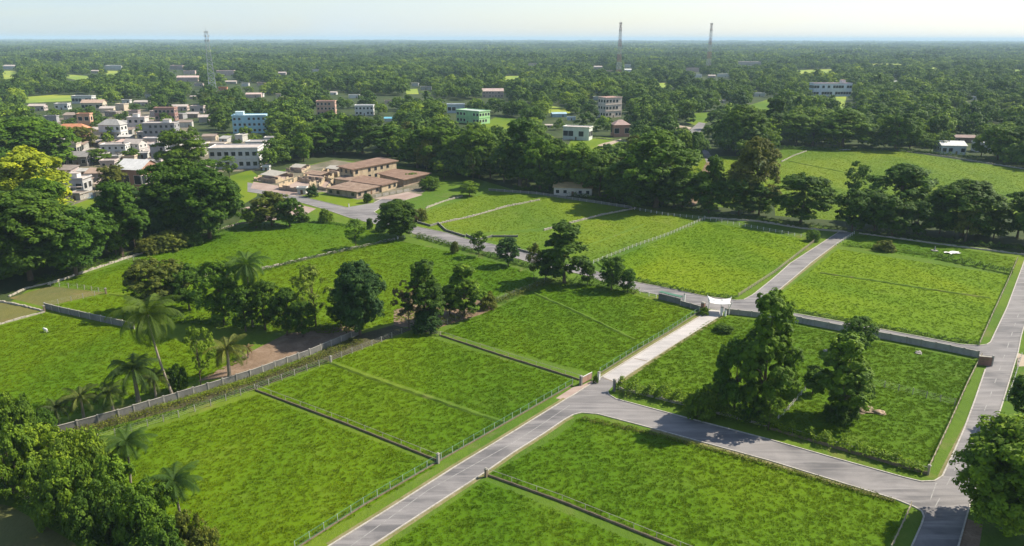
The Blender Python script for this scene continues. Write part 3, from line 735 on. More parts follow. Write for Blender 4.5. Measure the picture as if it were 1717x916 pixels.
# ------------------------------------------------------------------ fences, walls, hedges
def resample(pts, step):
    out = [pts[0].copy()]; dirs = []
    for a, b in zip(pts, pts[1:]):
        L = (b-a).length; n = max(1, round(L/step)); d = (b-a)/L
        for k in range(1, n+1): out.append(a.lerp(b, k/n)); dirs.append(d)
    return out, dirs
_fm = {}
def post_mesh(kind, w_, h_, mat, cap=0):
    k = (kind, w_, h_, cap)
    if k not in _fm:
        mb = MB(); mb.box(-w_/2, w_/2, -w_/2, w_/2, -.1, h_)
        if cap: mb.box(-w_/2-.05, w_/2+.05, -w_/2-.05, w_/2+.05, h_+.002, h_+.08)
        _fm[k] = mb.mesh('post', mat)
    return _fm[k]
def fence(px, kind, label, cat='fence', group=None, name=None, step=None, h=None, world=False, wm=None):
    pts = [Vector(p) for p in px] if world else [P(*p) for p in px]
    cfg = {'wire': ('wire_fence', 3.0, 1.5), 'green': ('railing_fence', 2.6, 1.5), 'wallwire': ('low_wall', 4.2, .38), 'concrete': ('panel_wall', 3.2, 1.45),
           'stone': ('stone_wall', 1.0, .8), 'rail': ('rail_fence', 2.5, 1.2), 'white': ('post_fence', 2.6, 1.2), 'plain': ('concrete_wall', 4.0, 1.4)}[kind]
    nm = name or cfg[0]; st = step or cfg[1]; hh = h or cfg[2]
    total = sum((b-a).length for a, b in zip(pts, pts[1:]))
    if kind != 'stone' and total/st > 95: st = total/95
    rp, dr = resample(pts, st); o = pts[0]; e = empty(nm, (o.x, o.y, 0)); r = random.Random(int(o.x*10+o.y))
    loc = [p-Vector((o.x, o.y, 0)) for p in rp]
    def posts(w_, ph, mat, cap=0, zoff=0, off=0, skip=1):
        me = post_mesh(kind, w_, ph, mat, cap)
        for i in range(0, len(loc), skip):
            d = dr[min(i, len(dr)-1)]; n = Vector((-d.y, d.x, 0))
            q = link('post', me, e, loc[i]+n*off+Vector((0, 0, zoff)), math.atan2(d.y, d.x))
            q.rotation_euler = (r.uniform(-.04, .04), r.uniform(-.04, .04), math.atan2(d.y, d.x))
    if kind == 'wire':
        posts(.13, hh, M['palec']); mb = MB()
        for a, b in zip(loc, loc[1:]):
            for z in (.35, .75, 1.1, 1.42): mb.bar(a+Vector((0, 0, z)), b+Vector((0, 0, z+r.uniform(-.03, .03))), .014)
        mb.build('wire', M['wire'], e)
    elif kind == 'green':
        posts(.10, hh, M['pale_green_steel']); mb = MB(); cb = MB()
        for a, b in zip(loc, loc[1:]):
            mb.bar(a+Vector((0, 0, hh-.06)), b+Vector((0, 0, hh-.06)), .055); mb.bar(a+Vector((0, 0, .38)), b+Vector((0, 0, .38)), .045)
            n = max(3, int((b-a).length/.42))
            for k in range(1, n):
                p = a.lerp(b, k/n); mb.bar(p+Vector((0, 0, .38)), p+Vector((0, 0, hh-.06)), .028)
            cb.bar(a+Vector((0, 0, .10)), b+Vector((0, 0, .10)), .2, .24)
        mb.build('railing', M['green_steel'], e); cb.build('base_wall', M['brownstone'], e)
    elif kind == 'wallwire':
        wb = MB(); mb = MB(); n_ = None
        for i, (a, b) in enumerate(zip(loc, loc[1:])):
            d = dr[i]; n_ = Vector((-d.y, d.x, 0))
            k = 4
            for j in range(k):
                q0, q1 = a.lerp(b, j/k), a.lerp(b, (j+1)/k); z = hh+r.uniform(-.05, .05)
                wb.bar(q0+Vector((0, 0, z/2-.05)), q1+Vector((0, 0, z/2-.05)), .22+r.uniform(-.02, .02), z+.1)
            zz = Vector((0, 0, hh+.95)); mb.bar(a+n_*.5+zz-Vector((0, 0, .35)), b+n_*.5+zz-Vector((0, 0, .35)), .05)
        posts(.07, hh+.62, M['palec'], off=.5)
        wb.build('wall', M['brownstone'], e); mb.build('rail', M['palec'], e)
    elif kind in ('concrete', 'plain'):
        wb = MB(); cb = MB()
        for i, (a, b) in enumerate(zip(loc, loc[1:])):
            z = hh+r.uniform(-.06, .06)*(kind == 'concrete')
            wb.bar(a+Vector((0, 0, z/2-.05)), b+Vector((0, 0, z/2-.05)), .14, z+.1)
            cb.bar(a+Vector((0, 0, z+.045)), b+Vector((0, 0, z+.045)), .24, .08)
        posts(.26, hh+.14, M['palec'], 1); wb.build('wall', wm or M['concrete'], e); cb.build('coping', M['palec'], e)
    elif kind == 'stone':
        wb = MB()
        for i, (a, b) in enumerate(zip(loc, loc[1:])):
            d = dr[i]; nn = Vector((-d.y, d.x, 0)); z = hh*r.uniform(.6, 1.05)
            wb.bar(a+nn*r.uniform(-.1, .1)+Vector((0, 0, z/2-.05)), b+nn*r.uniform(-.1, .1)+Vector((0, 0, z/2-.05)), r.uniform(.3, .5), z)
        bpy.data.objects.remove(e); ob = wb.build(nm, M['stone'], None, (o.x, o.y, 0)); tag(ob, label, cat, group); return ob
    elif kind in ('rail', 'white'):
        posts(.14, hh, M['wood'] if kind == 'rail' else M['white']); mb = MB()
        for a, b in zip(loc, loc[1:]):
            for z in ((.45, .8, 1.1) if kind == 'rail' else (.5, 1.0)): mb.bar(a+Vector((0, 0, z)), b+Vector((0, 0, z)), .05, .1)
        mb.build('rail', M['wood'] if kind == 'rail' else M['palec'], e)
    tag(e, label, cat, group); return e

fence([(95, 727), (200, 699), (300, 669), (420, 632), (520, 596), (605, 560)], 'concrete', 'long grey concrete panel wall running up beside the palms and the ditch', 'wall')
fence([(165, 740), (300, 700), (428, 655), (555, 607), (640, 574), (690, 553)], 'wire', 'wire fence on pale posts along the ditch side of the near fields')
fence([(690, 553), (680, 540), (692, 549), (720, 560), (738, 564)], 'rail', 'short curved rail fence at the meeting of the field corners by the half-dead tree')
fence([(722, 556), (790, 525), (925, 470)], 'wire', 'wire fence climbing from the field corner to the large ragged tree', step=3.5)
fence([(428, 655), (580, 712), (735, 774)], 'wallwire', 'low brown wall with a rail between the bottom left field and the next field', 'wall')
fence([(737, 563), (850, 600), (972, 638)], 'wallwire', 'low grey wall with a rail running down to the lower gate', 'wall')
fence([(815, 797), (940, 842), (1060, 890), (1180, 938)], 'wallwire', 'low brown wall with a rail in the bottom field right of the road', 'wall')
fence([(495, 922), (610, 848), (735, 775), (740, 772), (845, 712), (960, 646)], 'green', 'green railing fence along the left side of the lower road')
fence([(1006, 627), (1060, 593), (1120, 558), (1172, 524)], 'green', 'pale railing fence beside the concrete drive')
fence([(1320, 538), (1413, 556), (1520, 576), (1592, 590), (1640, 600)], 'concrete', 'grey panel wall along the road above the paddock', 'wall', h=1.6, wm=paint((.36, .35, .33), .8, .5))
fence([(1216, 526), (1260, 531), (1318, 538)], 'plain', 'plain low grey wall right of the white canopy gate', 'wall', wm=paint((.30, .29, .26), .8, .5))
fence([(1141, 512), (1176, 522)], 'plain', 'short bare concrete wall left of the brick gate pillar', 'wall', h=1.3)
fence([(1073, 492), (1088, 497), (1100, 500)], 'white', 'short whitewashed fence by the road left of the green-topped wall')
fence([(1555, 793), (1590, 718), (1620, 650), (1645, 600)], 'rail', 'weathered rail fence on the right side of the paddock by the long road')
fence([(1642, 580), (1664, 530), (1688, 478), (1706, 436)], 'rail', 'pale rail fence on the right side of the big upper field')
fence([(1493, 925), (1512, 885), (1527, 852)], 'rail', 'short rail fence at the corner of the bottom right field')
fence([(1238, 498), (1300, 458), (1370, 403)], 'rail', 'rail fence along the left side of the upper road')
fence([(1402, 412), (1418, 402), (1432, 393)], 'white', 'short white post fence at the top of the upper road')
fence([(995, 442), (1060, 416), (1120, 395), (1182, 368)], 'white', 'white post fence between the two upper middle fields')
fence([(1064, 352), (1120, 362), (1182, 368), (1280, 386), (1365, 402)], 'white', 'white post fence under the dark tree belt above the bright field')
fence([(912, 387), (960, 374), (1010, 361), (1066, 350)], 'stone', 'brownish rubble wall between the pale upper fields', 'stone wall')
fence([(735, 376), (790, 364), (850, 347), (905, 336)], 'stone', 'crumbling whitish stone wall across the field right of the ruined building', 'stone wall')
fence([(714, 350), (745, 338), (775, 330)], 'stone', 'short whitish stone wall curving behind the brown shrub', 'stone wall')
fence([(700, 374), (722, 380), (735, 376), (748, 388), (780, 398)], 'plain', 'low white kerb wall zigzagging along the upper side of the road', 'wall', h=.7)
fence([(782, 396), (800, 404), (825, 398), (868, 398)], 'plain', 'low whitish wall at the lower corner of the pale field', 'wall', h=.7)
fence([(868, 420), (912, 432)], 'plain', 'low wall beside the road left of the large ragged tree', 'wall', h=.7)
fence([(703, 396), (735, 404), (800, 424), (860, 438), (898, 450)], 'wire', 'wire fence on the field side of the middle road')
fence([(668, 399), (700, 398), (726, 406)], 'white', 'short white rail fence beside the dark rounded tree')
fence([(80, 478), (140, 458), (215, 433), (300, 408), (400, 376), (440, 372)], 'stone', 'long stone wall rising along the upper left edge of the near fields', 'stone wall')
fence([(15, 498), (45, 484), (80, 476)], 'stone', 'reddish rubble wall along the brownish plot', 'stone wall', h=.6)
fence([(85, 480), (130, 484), (178, 492)], 'wire', 'wire fence between the brownish plot and the small green field')
fence([(75, 516), (120, 505), (178, 492)], 'wire', 'wire fence on the right side of the brownish plot')
fence([(0, 506), (36, 513), (75, 523)], 'stone', 'low stone wall at the left edge between the brownish plots', 'stone wall', h=.6)
fence([(-20, 550), (30, 536), (75, 524)], 'stone', 'low stone edging below the brown plot at the left edge', 'stone wall', h=.5)
fence([(76, 518), (100, 524), (225, 552)], 'plain', 'grey-green weathered wall above the large left field', 'wall', h=1.6)
fence([(215, 436), (262, 448), (345, 466)], 'wire', 'wire fence crossing left of the central tree row')
fence([(440, 452), (500, 438), (580, 420), (662, 402)], 'stone', 'stone wall under the small lone tree between two left fields', 'stone wall')
fence([(300, 462), (395, 464), (440, 453)], 'wire', 'wire fence behind the central tree row')
fence([(1350, 655), (1322, 688), (1296, 714)], 'white', 'whitish post fence crossing the paddock between the two dark trees')
fence([(1460, 645), (1530, 662), (1600, 680)], 'wire', 'wire fence inside the paddock right of the second dark tree')
fence([(10, 822), (60, 850), (110, 880), (150, 902), (190, 935)], 'wire', 'grey post fence below the bottom left thicket', h=2.0)
fence([(1036, 645), (1065, 656), (1110, 664)], 'wire', 'wire fence right of the dark gate post')
fence([(820, 320), (900, 326), (960, 335), (1060, 350)], 'plain', 'long low wall in the shade under the tree belt', 'wall', h=1.0)
fence([(1180, 366), (1270, 372), (1345, 384), (1420, 390)], 'stone', 'low rubble wall in the shade behind the bright field', 'stone wall')
fence([(1440, 392), (1530, 404), (1620, 416), (1717, 428)], 'stone', 'low rubble wall at the foot of the upper right tree row', 'stone wall', h=.6)
fence([(1500, 252), (1590, 264), (1717, 284)], 'stone', 'pale stone wall on the far side of the distant bright field', 'stone wall')
fence([(1310, 272), (1330, 262), (1352, 254)], 'stone', 'short stone wall running up into the distant bright field', 'stone wall')
fence([(1688, 672), (1700, 640), (1712, 600)], 'white', 'post fence at the right edge beyond the long road', 'fence')
fence([(1035, 652), (1150, 680), (1289, 716)], 'stone', 'low overgrown wall under the left paddock hedge', 'stone wall', h=.6)
fence([(1292, 720), (1400, 752), (1555, 796)], 'wallwire', 'low dark wall with a rail under the right paddock hedge', 'wall', h=.5)
fence([(940, 236), (1000, 232), (1070, 240), (1090, 250)], 'stone', 'stone wall behind the small far field with the white house', 'stone wall')

def hedge(px, h, wd, dens, leaf, col, label, cat='hedge', name='hedge'):
    pts = [P(*p) for p in px]; o = pts[0]; C = []; L = sum((b-a).length for a, b in zip(pts, pts[1:])); n = int(L*dens)
    seg = [(a, b, (b-a).length) for a, b in zip(pts, pts[1:])]
    ts = rng.random(n)*L; r1 = rng.random(n); r2 = rng.normal(size=n); out = np.empty((n, 3))
    for i, t in enumerate(ts):
        for a, b, l in seg:
            if t <= l: break
            t -= l
        d = (b-a)/l; p = a+d*min(t, l); hh = h*(.55+.5*abs(math.sin(ts[i]*.31+math.sin(ts[i]*.83)*2)))*(.8+.2*math.sin(ts[i]*2.1))
        z = hh*math.sqrt(r1[i]); ww = wd*(.6+.5*math.sin(ts[i]*.47)**2)*(1.1-z/h*.5)
        out[i] = (p.x-d.y*r2[i]*ww*.42-o.x, p.y+d.x*r2[i]*ww*.42-o.y, z)
    nn = unit(np.stack([rng.normal(size=n)*.5, rng.normal(size=n)*.5, .5+rng.random(n)], 1))
    me = leaves_mesh(name, out, nn, leaf*rng.uniform(.6, 1.3, n), np.clip(.5+rng.normal(size=n)*.2, 0, 1), M['leaf'])
    ob = link(name, me, None, (o.x, o.y, 0)); ob.color = (*col, 1); tag(ob, label, cat); return ob
hedge([(1035, 655), (1110, 668), (1180, 690), (1289, 716)], 3.4, 2.6, 240, .42, LG, 'overgrown leafy hedge along the lower left side of the paddock')
hedge([(1292, 720), (1340, 733), (1400, 750), (1470, 770), (1548, 794)], 2.6, 1.6, 170, .38, LG, 'creeper hedge on the fence along the lower right side of the paddock')
hedge([(1412, 412), (1470, 417), (1580, 432)], 1.3, 1.0, 60, .35, MG, 'thin low hedge between the upper right strip and the big upper field, left half')
hedge([(1572, 434), (1640, 448), (1698, 460)], 2.2, 1.6, 90, .4, DG, 'thicker dark hedge above the big upper field, right half')
hedge([(1068, 470), (1110, 480), (1170, 493), (1236, 501)], 1.2, 1.2, 70, .34, DG, 'low dark hedge between the bright middle field and the road')
hedge([(1322, 520), (1410, 536), (1500, 553), (1600, 572), (1640, 577)], 1.0, 1.1, 60, .34, DG, 'low dark hedge between the big upper field and the road')
hedge([(700, 397), (760, 414), (830, 432), (900, 452)], 1.8, 2.2, 90, .36, DG, 'scrubby dark hedge on the field bank below the middle road')
hedge([(740, 545), (820, 512), (880, 490), (925, 472)], 1.8, 3.0, 90, .38, OG, 'olive scrub along the ditch between the central fields')
hedge([(930, 470), (1000, 478), (1070, 492)], 2.2, 2.6, 90, .4, MG, 'green scrub at the top of the central field by the road')
hedge([(100, 733), (200, 708), (300, 677), (420, 640), (520, 605), (606, 570)], .9, 3.6, 120, .3, OG, 'weedy olive growth along the ditch below the panel wall', 'undergrowth', 'undergrowth')
hedge([(110, 737), (250, 706), (420, 652), (548, 606)], .7, 1.6, 60, .28, DG, 'dark weeds at the field side of the ditch', 'undergrowth', 'undergrowth')
hedge([(440, 455), (520, 434), (600, 417), (660, 404)], 1.3, 1.6, 60, .34, DG, 'dark hedge along the stone wall under the small lone tree')
hedge([(1180, 362), (1270, 368), (1345, 380), (1420, 388)], 2.0, 3.0, 70, .45, DG, 'dark undergrowth below the belt trees right of the lane', 'undergrowth', 'undergrowth')
hedge([(860, 318), (940, 326), (1060, 344), (1180, 356)], 2.2, 3.5, 70, .5, DG, 'dark undergrowth below the middle of the tree belt', 'undergrowth', 'undergrowth')
hedge([(1440, 388), (1530, 400), (1620, 410), (1717, 420)], 2.0, 3.0, 70, .45, DG, 'dark undergrowth at the foot of the upper right tree row', 'undergrowth', 'undergrowth')
hedge([(1290, 250), (1400, 252), (1500, 254), (1600, 262), (1717, 276)], 2.8, 4.0, 40, .6, DG, 'dark hedge on the far side of the distant bright field')
hedge([(975, 703), (1090, 728), (1250, 770), (1500, 842)], .7, 1.1, 60, .28, OG, 'low weedy edge between the bottom right field and the side road', 'undergrowth', 'undergrowth')
hedge([(500, 372), (560, 376), (640, 388)], 1.0, 1.6, 50, .34, DG, 'low dark hedge at the top of the left field by the road')
hedge([(0, 820), (60, 856), (150, 908)], 1.6, 2.2, 90, .34, DG, 'dark creeper along the fence below the thicket', 'undergrowth', 'undergrowth')
hedge([(440, 540), (500, 552), (560, 552)], 1.4, 4, 70, .36, OG, 'olive undergrowth beneath the central tree row', 'undergrowth', 'undergrowth')
hedge([(240, 536), (330, 540), (430, 548)], 1.6, 4, 80, .38, DG, 'dark undergrowth under the left of the central tree row', 'undergrowth', 'undergrowth')
hedge([(60, 476), (140, 452), (210, 428)], 2.0, 4, 70, .42, DG, 'dark undergrowth beneath the left edge trees', 'undergrowth', 'undergrowth')
hedge([(230, 424), (330, 400), (400, 380)], 2.0, 4, 70, .42, DG, 'dark undergrowth beneath the large dark pair of trees', 'undergrowth', 'undergrowth')

# earth bunds across the fields
def bund(px, wd=.7, h=.3):
    pts = [P(*p) for p in px]; o = pts[0]; rp, dr = resample(pts, 1.5); mb = MB(); r = random.Random(3); prev = None
    for i, p in enumerate(rp):
        d = dr[min(i, len(dr)-1)]; n = Vector((-d.y, d.x, 0)); q = p-o+n*r.uniform(-.12, .12); hh = h*r.uniform(.7, 1.15); w_ = wd*r.uniform(.8, 1.2)
        row = [q-n*w_, q-n*w_*.4+Vector((0, 0, hh)), q+n*w_*.3+Vector((0, 0, hh)), q+n*w_]
        if prev:
            for k in range(3): mb.poly([prev[k], row[k], row[k+1], prev[k+1]])
        prev = row
    structure(mb.build('earth_bank', M['verge'], None, (o.x, o.y, .004)))
for px in ([(556, 609), (640, 640), (745, 676), (845, 709)], [(880, 485), (960, 520), (1065, 570)], [(870, 455), (930, 440)], [(1375, 458), (1460, 470), (1560, 486), (1660, 500)],
           [(985, 412), (1030, 396), (1080, 376)], [(1000, 440), (1040, 470)], [(185, 494), (240, 500), (300, 505)], [(1440, 300), (1550, 310), (1700, 330)], [(1320, 270), (1420, 290), (1500, 300)]):
    bund(px)

# ------------------------------------------------------------------ gates, pillars, canopy
def pillar(x, y, w_, h_, mat, label, cap=True, cat='pillar', name='gate_pillar'):
    g = P(x, y); e = empty(name, (g.x, g.y, 0), R(50)); mb = MB(); mb.box(-w_/2, w_/2, -w_/2, w_/2, -.1, h_); mb.build('shaft', mat, e)
    if cap:
        c = MB(); c.box(-w_/2-.08, w_/2+.08, -w_/2-.08, w_/2+.08, h_+.003, h_+.12); c.box(-w_/2+.05, w_/2-.05, -w_/2+.05, w_/2-.05, h_+.122, h_+.24); c.build('cap', M['palec'], e)
    tag(e, label, cat)
pillar(1178, 525, .9, 2.9, M['brick'], 'tall brick gate pillar left of the white canopy')
pillar(1147, 510, .35, 2.9, M['white'], 'slim white post standing at the roadside left of the gate')
pillar(1004, 637, .45, 1.7, M['white'], 'short white pillar beside the lower gate')
pillar(974, 646, .5, 2.0, M['concrete'], 'grey pillar where the low wall meets the lower gate')
pillar(1030, 656, .5, 2.6, M['concrete'], 'dark grey post on the right of the lower gate')
pillar(735, 777, .4, 1.8, M['palec'], 'pale post where the low brown wall meets the roadside railing')
pillar(815, 800, .4, 1.5, M['brownstone'], 'brown post at the roadside end of the bottom field wall')
pillar(667, 401, .35, 2.4, M['white'], 'white post at the foot of the dark rounded tree')
pillar(555, 609, .4, 1.6, M['palec'], 'post at the top end of the grassy bank between the near fields')
pillar(178, 493, .4, 1.6, M['brownstone'], 'dark post at the corner of the brownish plot')
pillar(75, 523, .4, 1.6, M['brownstone'], 'dark post at the left end of the grey-green wall')
pillar(1369, 405, .5, 1.5, M['stone'], 'stone post at the field corner by the upper road')
pillar(1181, 369, .4, 1.5, M['palec'], 'pale post where the two white fences meet')
pillar(1556, 796, .35, 1.7, M['wood'], 'wooden corner post at the bottom right of the paddock')
pillar(585, 347, .3, 1.3, M['white'], 'little white bollard at the corner of the ruin lawn', name='bollard', cat='bollard')
# lower gate leaf (brown solid panel)
a, b = P(976, 645), P(992, 636.5); e = empty('gate', (a.x, a.y, 0)); d = b-a
mb = MB(); mb.bar(Vector((0, 0, .95)), d+Vector((0, 0, .95)), .07, 1.4); mb.build('leaf', paint((.42, .27, .20), .5), e)
mb = MB()
for q in (Vector((0, 0, 0)), d): mb.bar(q, q+Vector((0, 0, 1.8)), .12)
mb.bar(Vector((0, 0, 1.72)), d+Vector((0, 0, 1.72)), .12); mb.build('frame', M['white'], e)
tag(e, 'reddish brown sliding gate leaf with a white frame at the lower entrance', 'gate')
# shrub on the gate
tree(998, 642, 628, 10, 'bush', DG, 'small dark creeper bush between the gate leaf and the white pillar', name='shrub', cat='shrub')
# brick sign wall by the right crossroads
a, b = P(1639, 612), P(1661, 614); e = empty('sign_wall', (a.x, a.y, 0)); d = b-a
mb = MB(); mb.bar(Vector((0, 0, 1.0)), d+Vector((0, 0, 1.0)), .3, 2.2); mb.build('wall', M['brick'], e)
mb = MB(); mb.bar(Vector((0, 0, 2.16)), d+Vector((0, 0, 2.16)), .42, .1); mb.build('coping', M['stone'], e)
mb = MB(); dd = d.normalized(); q = d+dd*.17; mb.bar(q+Vector((0, 0, -.1)), q+Vector((0, 0, 2.5)), .3); mb.build('end_post', M['palec'], e)
nn = Vector((dd.y, -dd.x, 0))
mb = MB()
for i, (u0, z0, l) in enumerate(((.18, 1.55, .14), (.36, 1.55, .2), (.6, 1.5, .16), (.2, 1.05, .2))):
    p = d*u0+nn*.17+Vector((0, 0, z0)); mb.bar(p, p+d*l, .03, .22)
mb.build('plaque', M['brownstone'], e)
tag(e, 'short brown brick wall with dark marks ending in a pale post at the right crossroads', 'brick wall')
# pale railing wall with green top left of the gate
a, b = P(1104, 501.5), P(1141, 511); e = empty('shed_wall', (a.x, a.y, 0)); d = b-a
mb = MB(); mb.bar(Vector((0, 0, .8)), d+Vector((0, 0, .8)), .2, 1.7); mb.build('wall', M['concrete'], e)
nn = Vector((-d.y, d.x, 0)).normalized()
mb = MB(); mb.bar(nn*.6+Vector((0, 0, 2.1)), d+nn*.6+Vector((0, 0, 2.1)), 1.4, .1); mb.build('roof', paint((.07, .17, .12), .5), e)
mb = MB()
for t in (.02, .33, .66, .98):
    mb.bar(d*t+nn*1.2+Vector((0, 0, -.1)), d*t+nn*1.2+Vector((0, 0, 2.04)), .12)
mb.build('post', M['white'], e)
tag(e, 'long low shelter with a dark green roof behind the grey wall by the gate', 'shelter')
# tensile canopy over the drive
c = P(1205, 524); e = empty('gate_canopy', (c.x, c.y, 0), R(-12)); mb = MB(); W2, D2, n = 3.2, 2.4, 14
idx = {}
for th in (0, 1):
    for i in range(n+1):
        for j in range(n+1):
            u, v = i/n*2-1, j/n*2-1
            pin = (1-.16*(1-v*v)); piv = (1-.16*(1-u*u))
            z = 3.1+.8*(u*u*v*v)*1.0+.7*math.exp(-((u-.35)**2+(v-.2)**2)*14)+.6*math.exp(-((u+.4)**2+(v-.2)**2)*16)-.1*(u*u+v*v)-.06*th
            idx[(th, i, j)] = len(mb.v); mb.v.append((u*W2*pin, v*D2*piv, z))
for th in (0, 1):
    for i in range(n):
        for j in range(n):
            q = (idx[(th, i, j)], idx[(th, i+1, j)], idx[(th, i+1, j+1)], idx[(th, i, j+1)])
            mb.f.append(q if th == 0 else q[::-1]); mb.m.append(0)
def rim(l):
    for a_, b_ in zip(l, l[1:]):
        mb.f.append((idx[(0, *a_)], idx[(1, *a_)], idx[(1, *b_)], idx[(0, *b_)])); mb.m.append(0)
rim([(i, 0) for i in range(n+1)]); rim([(n, j) for j in range(n+1)]); rim([(i, n) for i in range(n, -1, -1)]); rim([(0, j) for j in range(n, -1, -1)])
ob = mb.build('canopy', M['white'], e)
for p in ob.data.polygons: p.use_smooth = True
for s, t in ((-1, -1), (1, -1), (-1, 1), (1, 1)):
    if s < 0 and t < 0: continue
    mb = MB(); mb.tube([(s*W2*.8, t*D2*.6, -.1), (s*W2*.8, t*D2*.6, 2.0), (s*W2*.97, t*D2*.95, 3.95)], [.12, .11, .07], 8); mb.build('post', M['white'], e)
mb = MB(); mb.tube([(0.4, -D2*.5, -.1), (.4, -D2*.5, 3.35)], [.09, .08], 8); mb.build('post', M['white'], e)
tag(e, 'white tensile fabric canopy with upturned corners over the gate at the road junction', 'canopy')
pillar(1210, 529, .5, 2.2, M['white'], 'right hand white gate pillar under the canopy')
pillar(1216, 530, .4, 1.9, M['white'], 'second white pillar just right of the canopy gate')

# ------------------------------------------------------------------ buildings
_wm = {}
def window_mesh(w_, h_, fr):
    k = (round(w_, 1), round(h_, 1), fr)
    if k not in _wm:
        f = MB(); t = .1
        f.box(-w_/2-t, w_/2+t, -.07, .05, h_, h_+t); f.box(-w_/2-t, w_/2+t, -.09, .05, -t, 0)
        f.box(-w_/2-t, -w_/2, -.06, .05, .002, h_-.002); f.box(w_/2, w_/2+t, -.06, .05, .002, h_-.002)
        g_ = MB(); g_.box(-w_/2+.002, w_/2-.002, -.02, .05, .003, h_-.003)
        _wm[k] = (f.mesh('window', M['white'] if fr else M['concrete']), g_.mesh('pane', M['glass']))
    return _wm[k]
def openings(e, poly, z0, z1, floors, ww=1.2, wh=1.3, gap=3.2, door=True, fr=1, panes=True):
    n = len(poly); fh = (z1-z0)/floors; r = random.Random(int(abs(poly[0][0])*7)); dd = False
    for i in range(n):
        a, b = Vector((*poly[i][:2], 0)), Vector((*poly[(i+1) % n][:2], 0)); d = b-a; L = d.length
        if L < 2.2: continue
        d.normalize(); out = Vector((d.y, -d.x, 0)); k = max(1, int(L/gap)); ang = math.atan2(d.y, d.x)
        facing = out.dot(-Vector((e.location.x, e.location.y, 0)).normalized()) > -.1
        if not facing and L > 0: kk = max(1, k//2)
        else: kk = k
        for fl in range(floors):
            for j in range(kk):
                if r.random() < .12: continue
                p = a+d*(L*(j+.5)/kk)+out*.03
                if door and not dd and facing and fl == 0 and j == kk//2:
                    dd = True; m = MB(); m.box(-.55, .55, -.05, .04, .0, min(2.2, fh*.75)); q = m.build('door', paint((.16, .10, .06), .4), e, (p.x, p.y, z0+.02), ang); continue
                f, g_ = window_mesh(min(max(ww, fh*.42), L*.5), min(max(wh, fh*.42), fh*.5), fr)
                q = link('window', f, e, (p.x, p.y, z0+fl*fh+fh*.3), ang)
                if panes: link('pane', g_, q)
def rectpoly(w_, d_): return [(-w_/2, -d_/2), (w_/2, -d_/2), (w_/2, d_/2), (-w_/2, d_/2)]
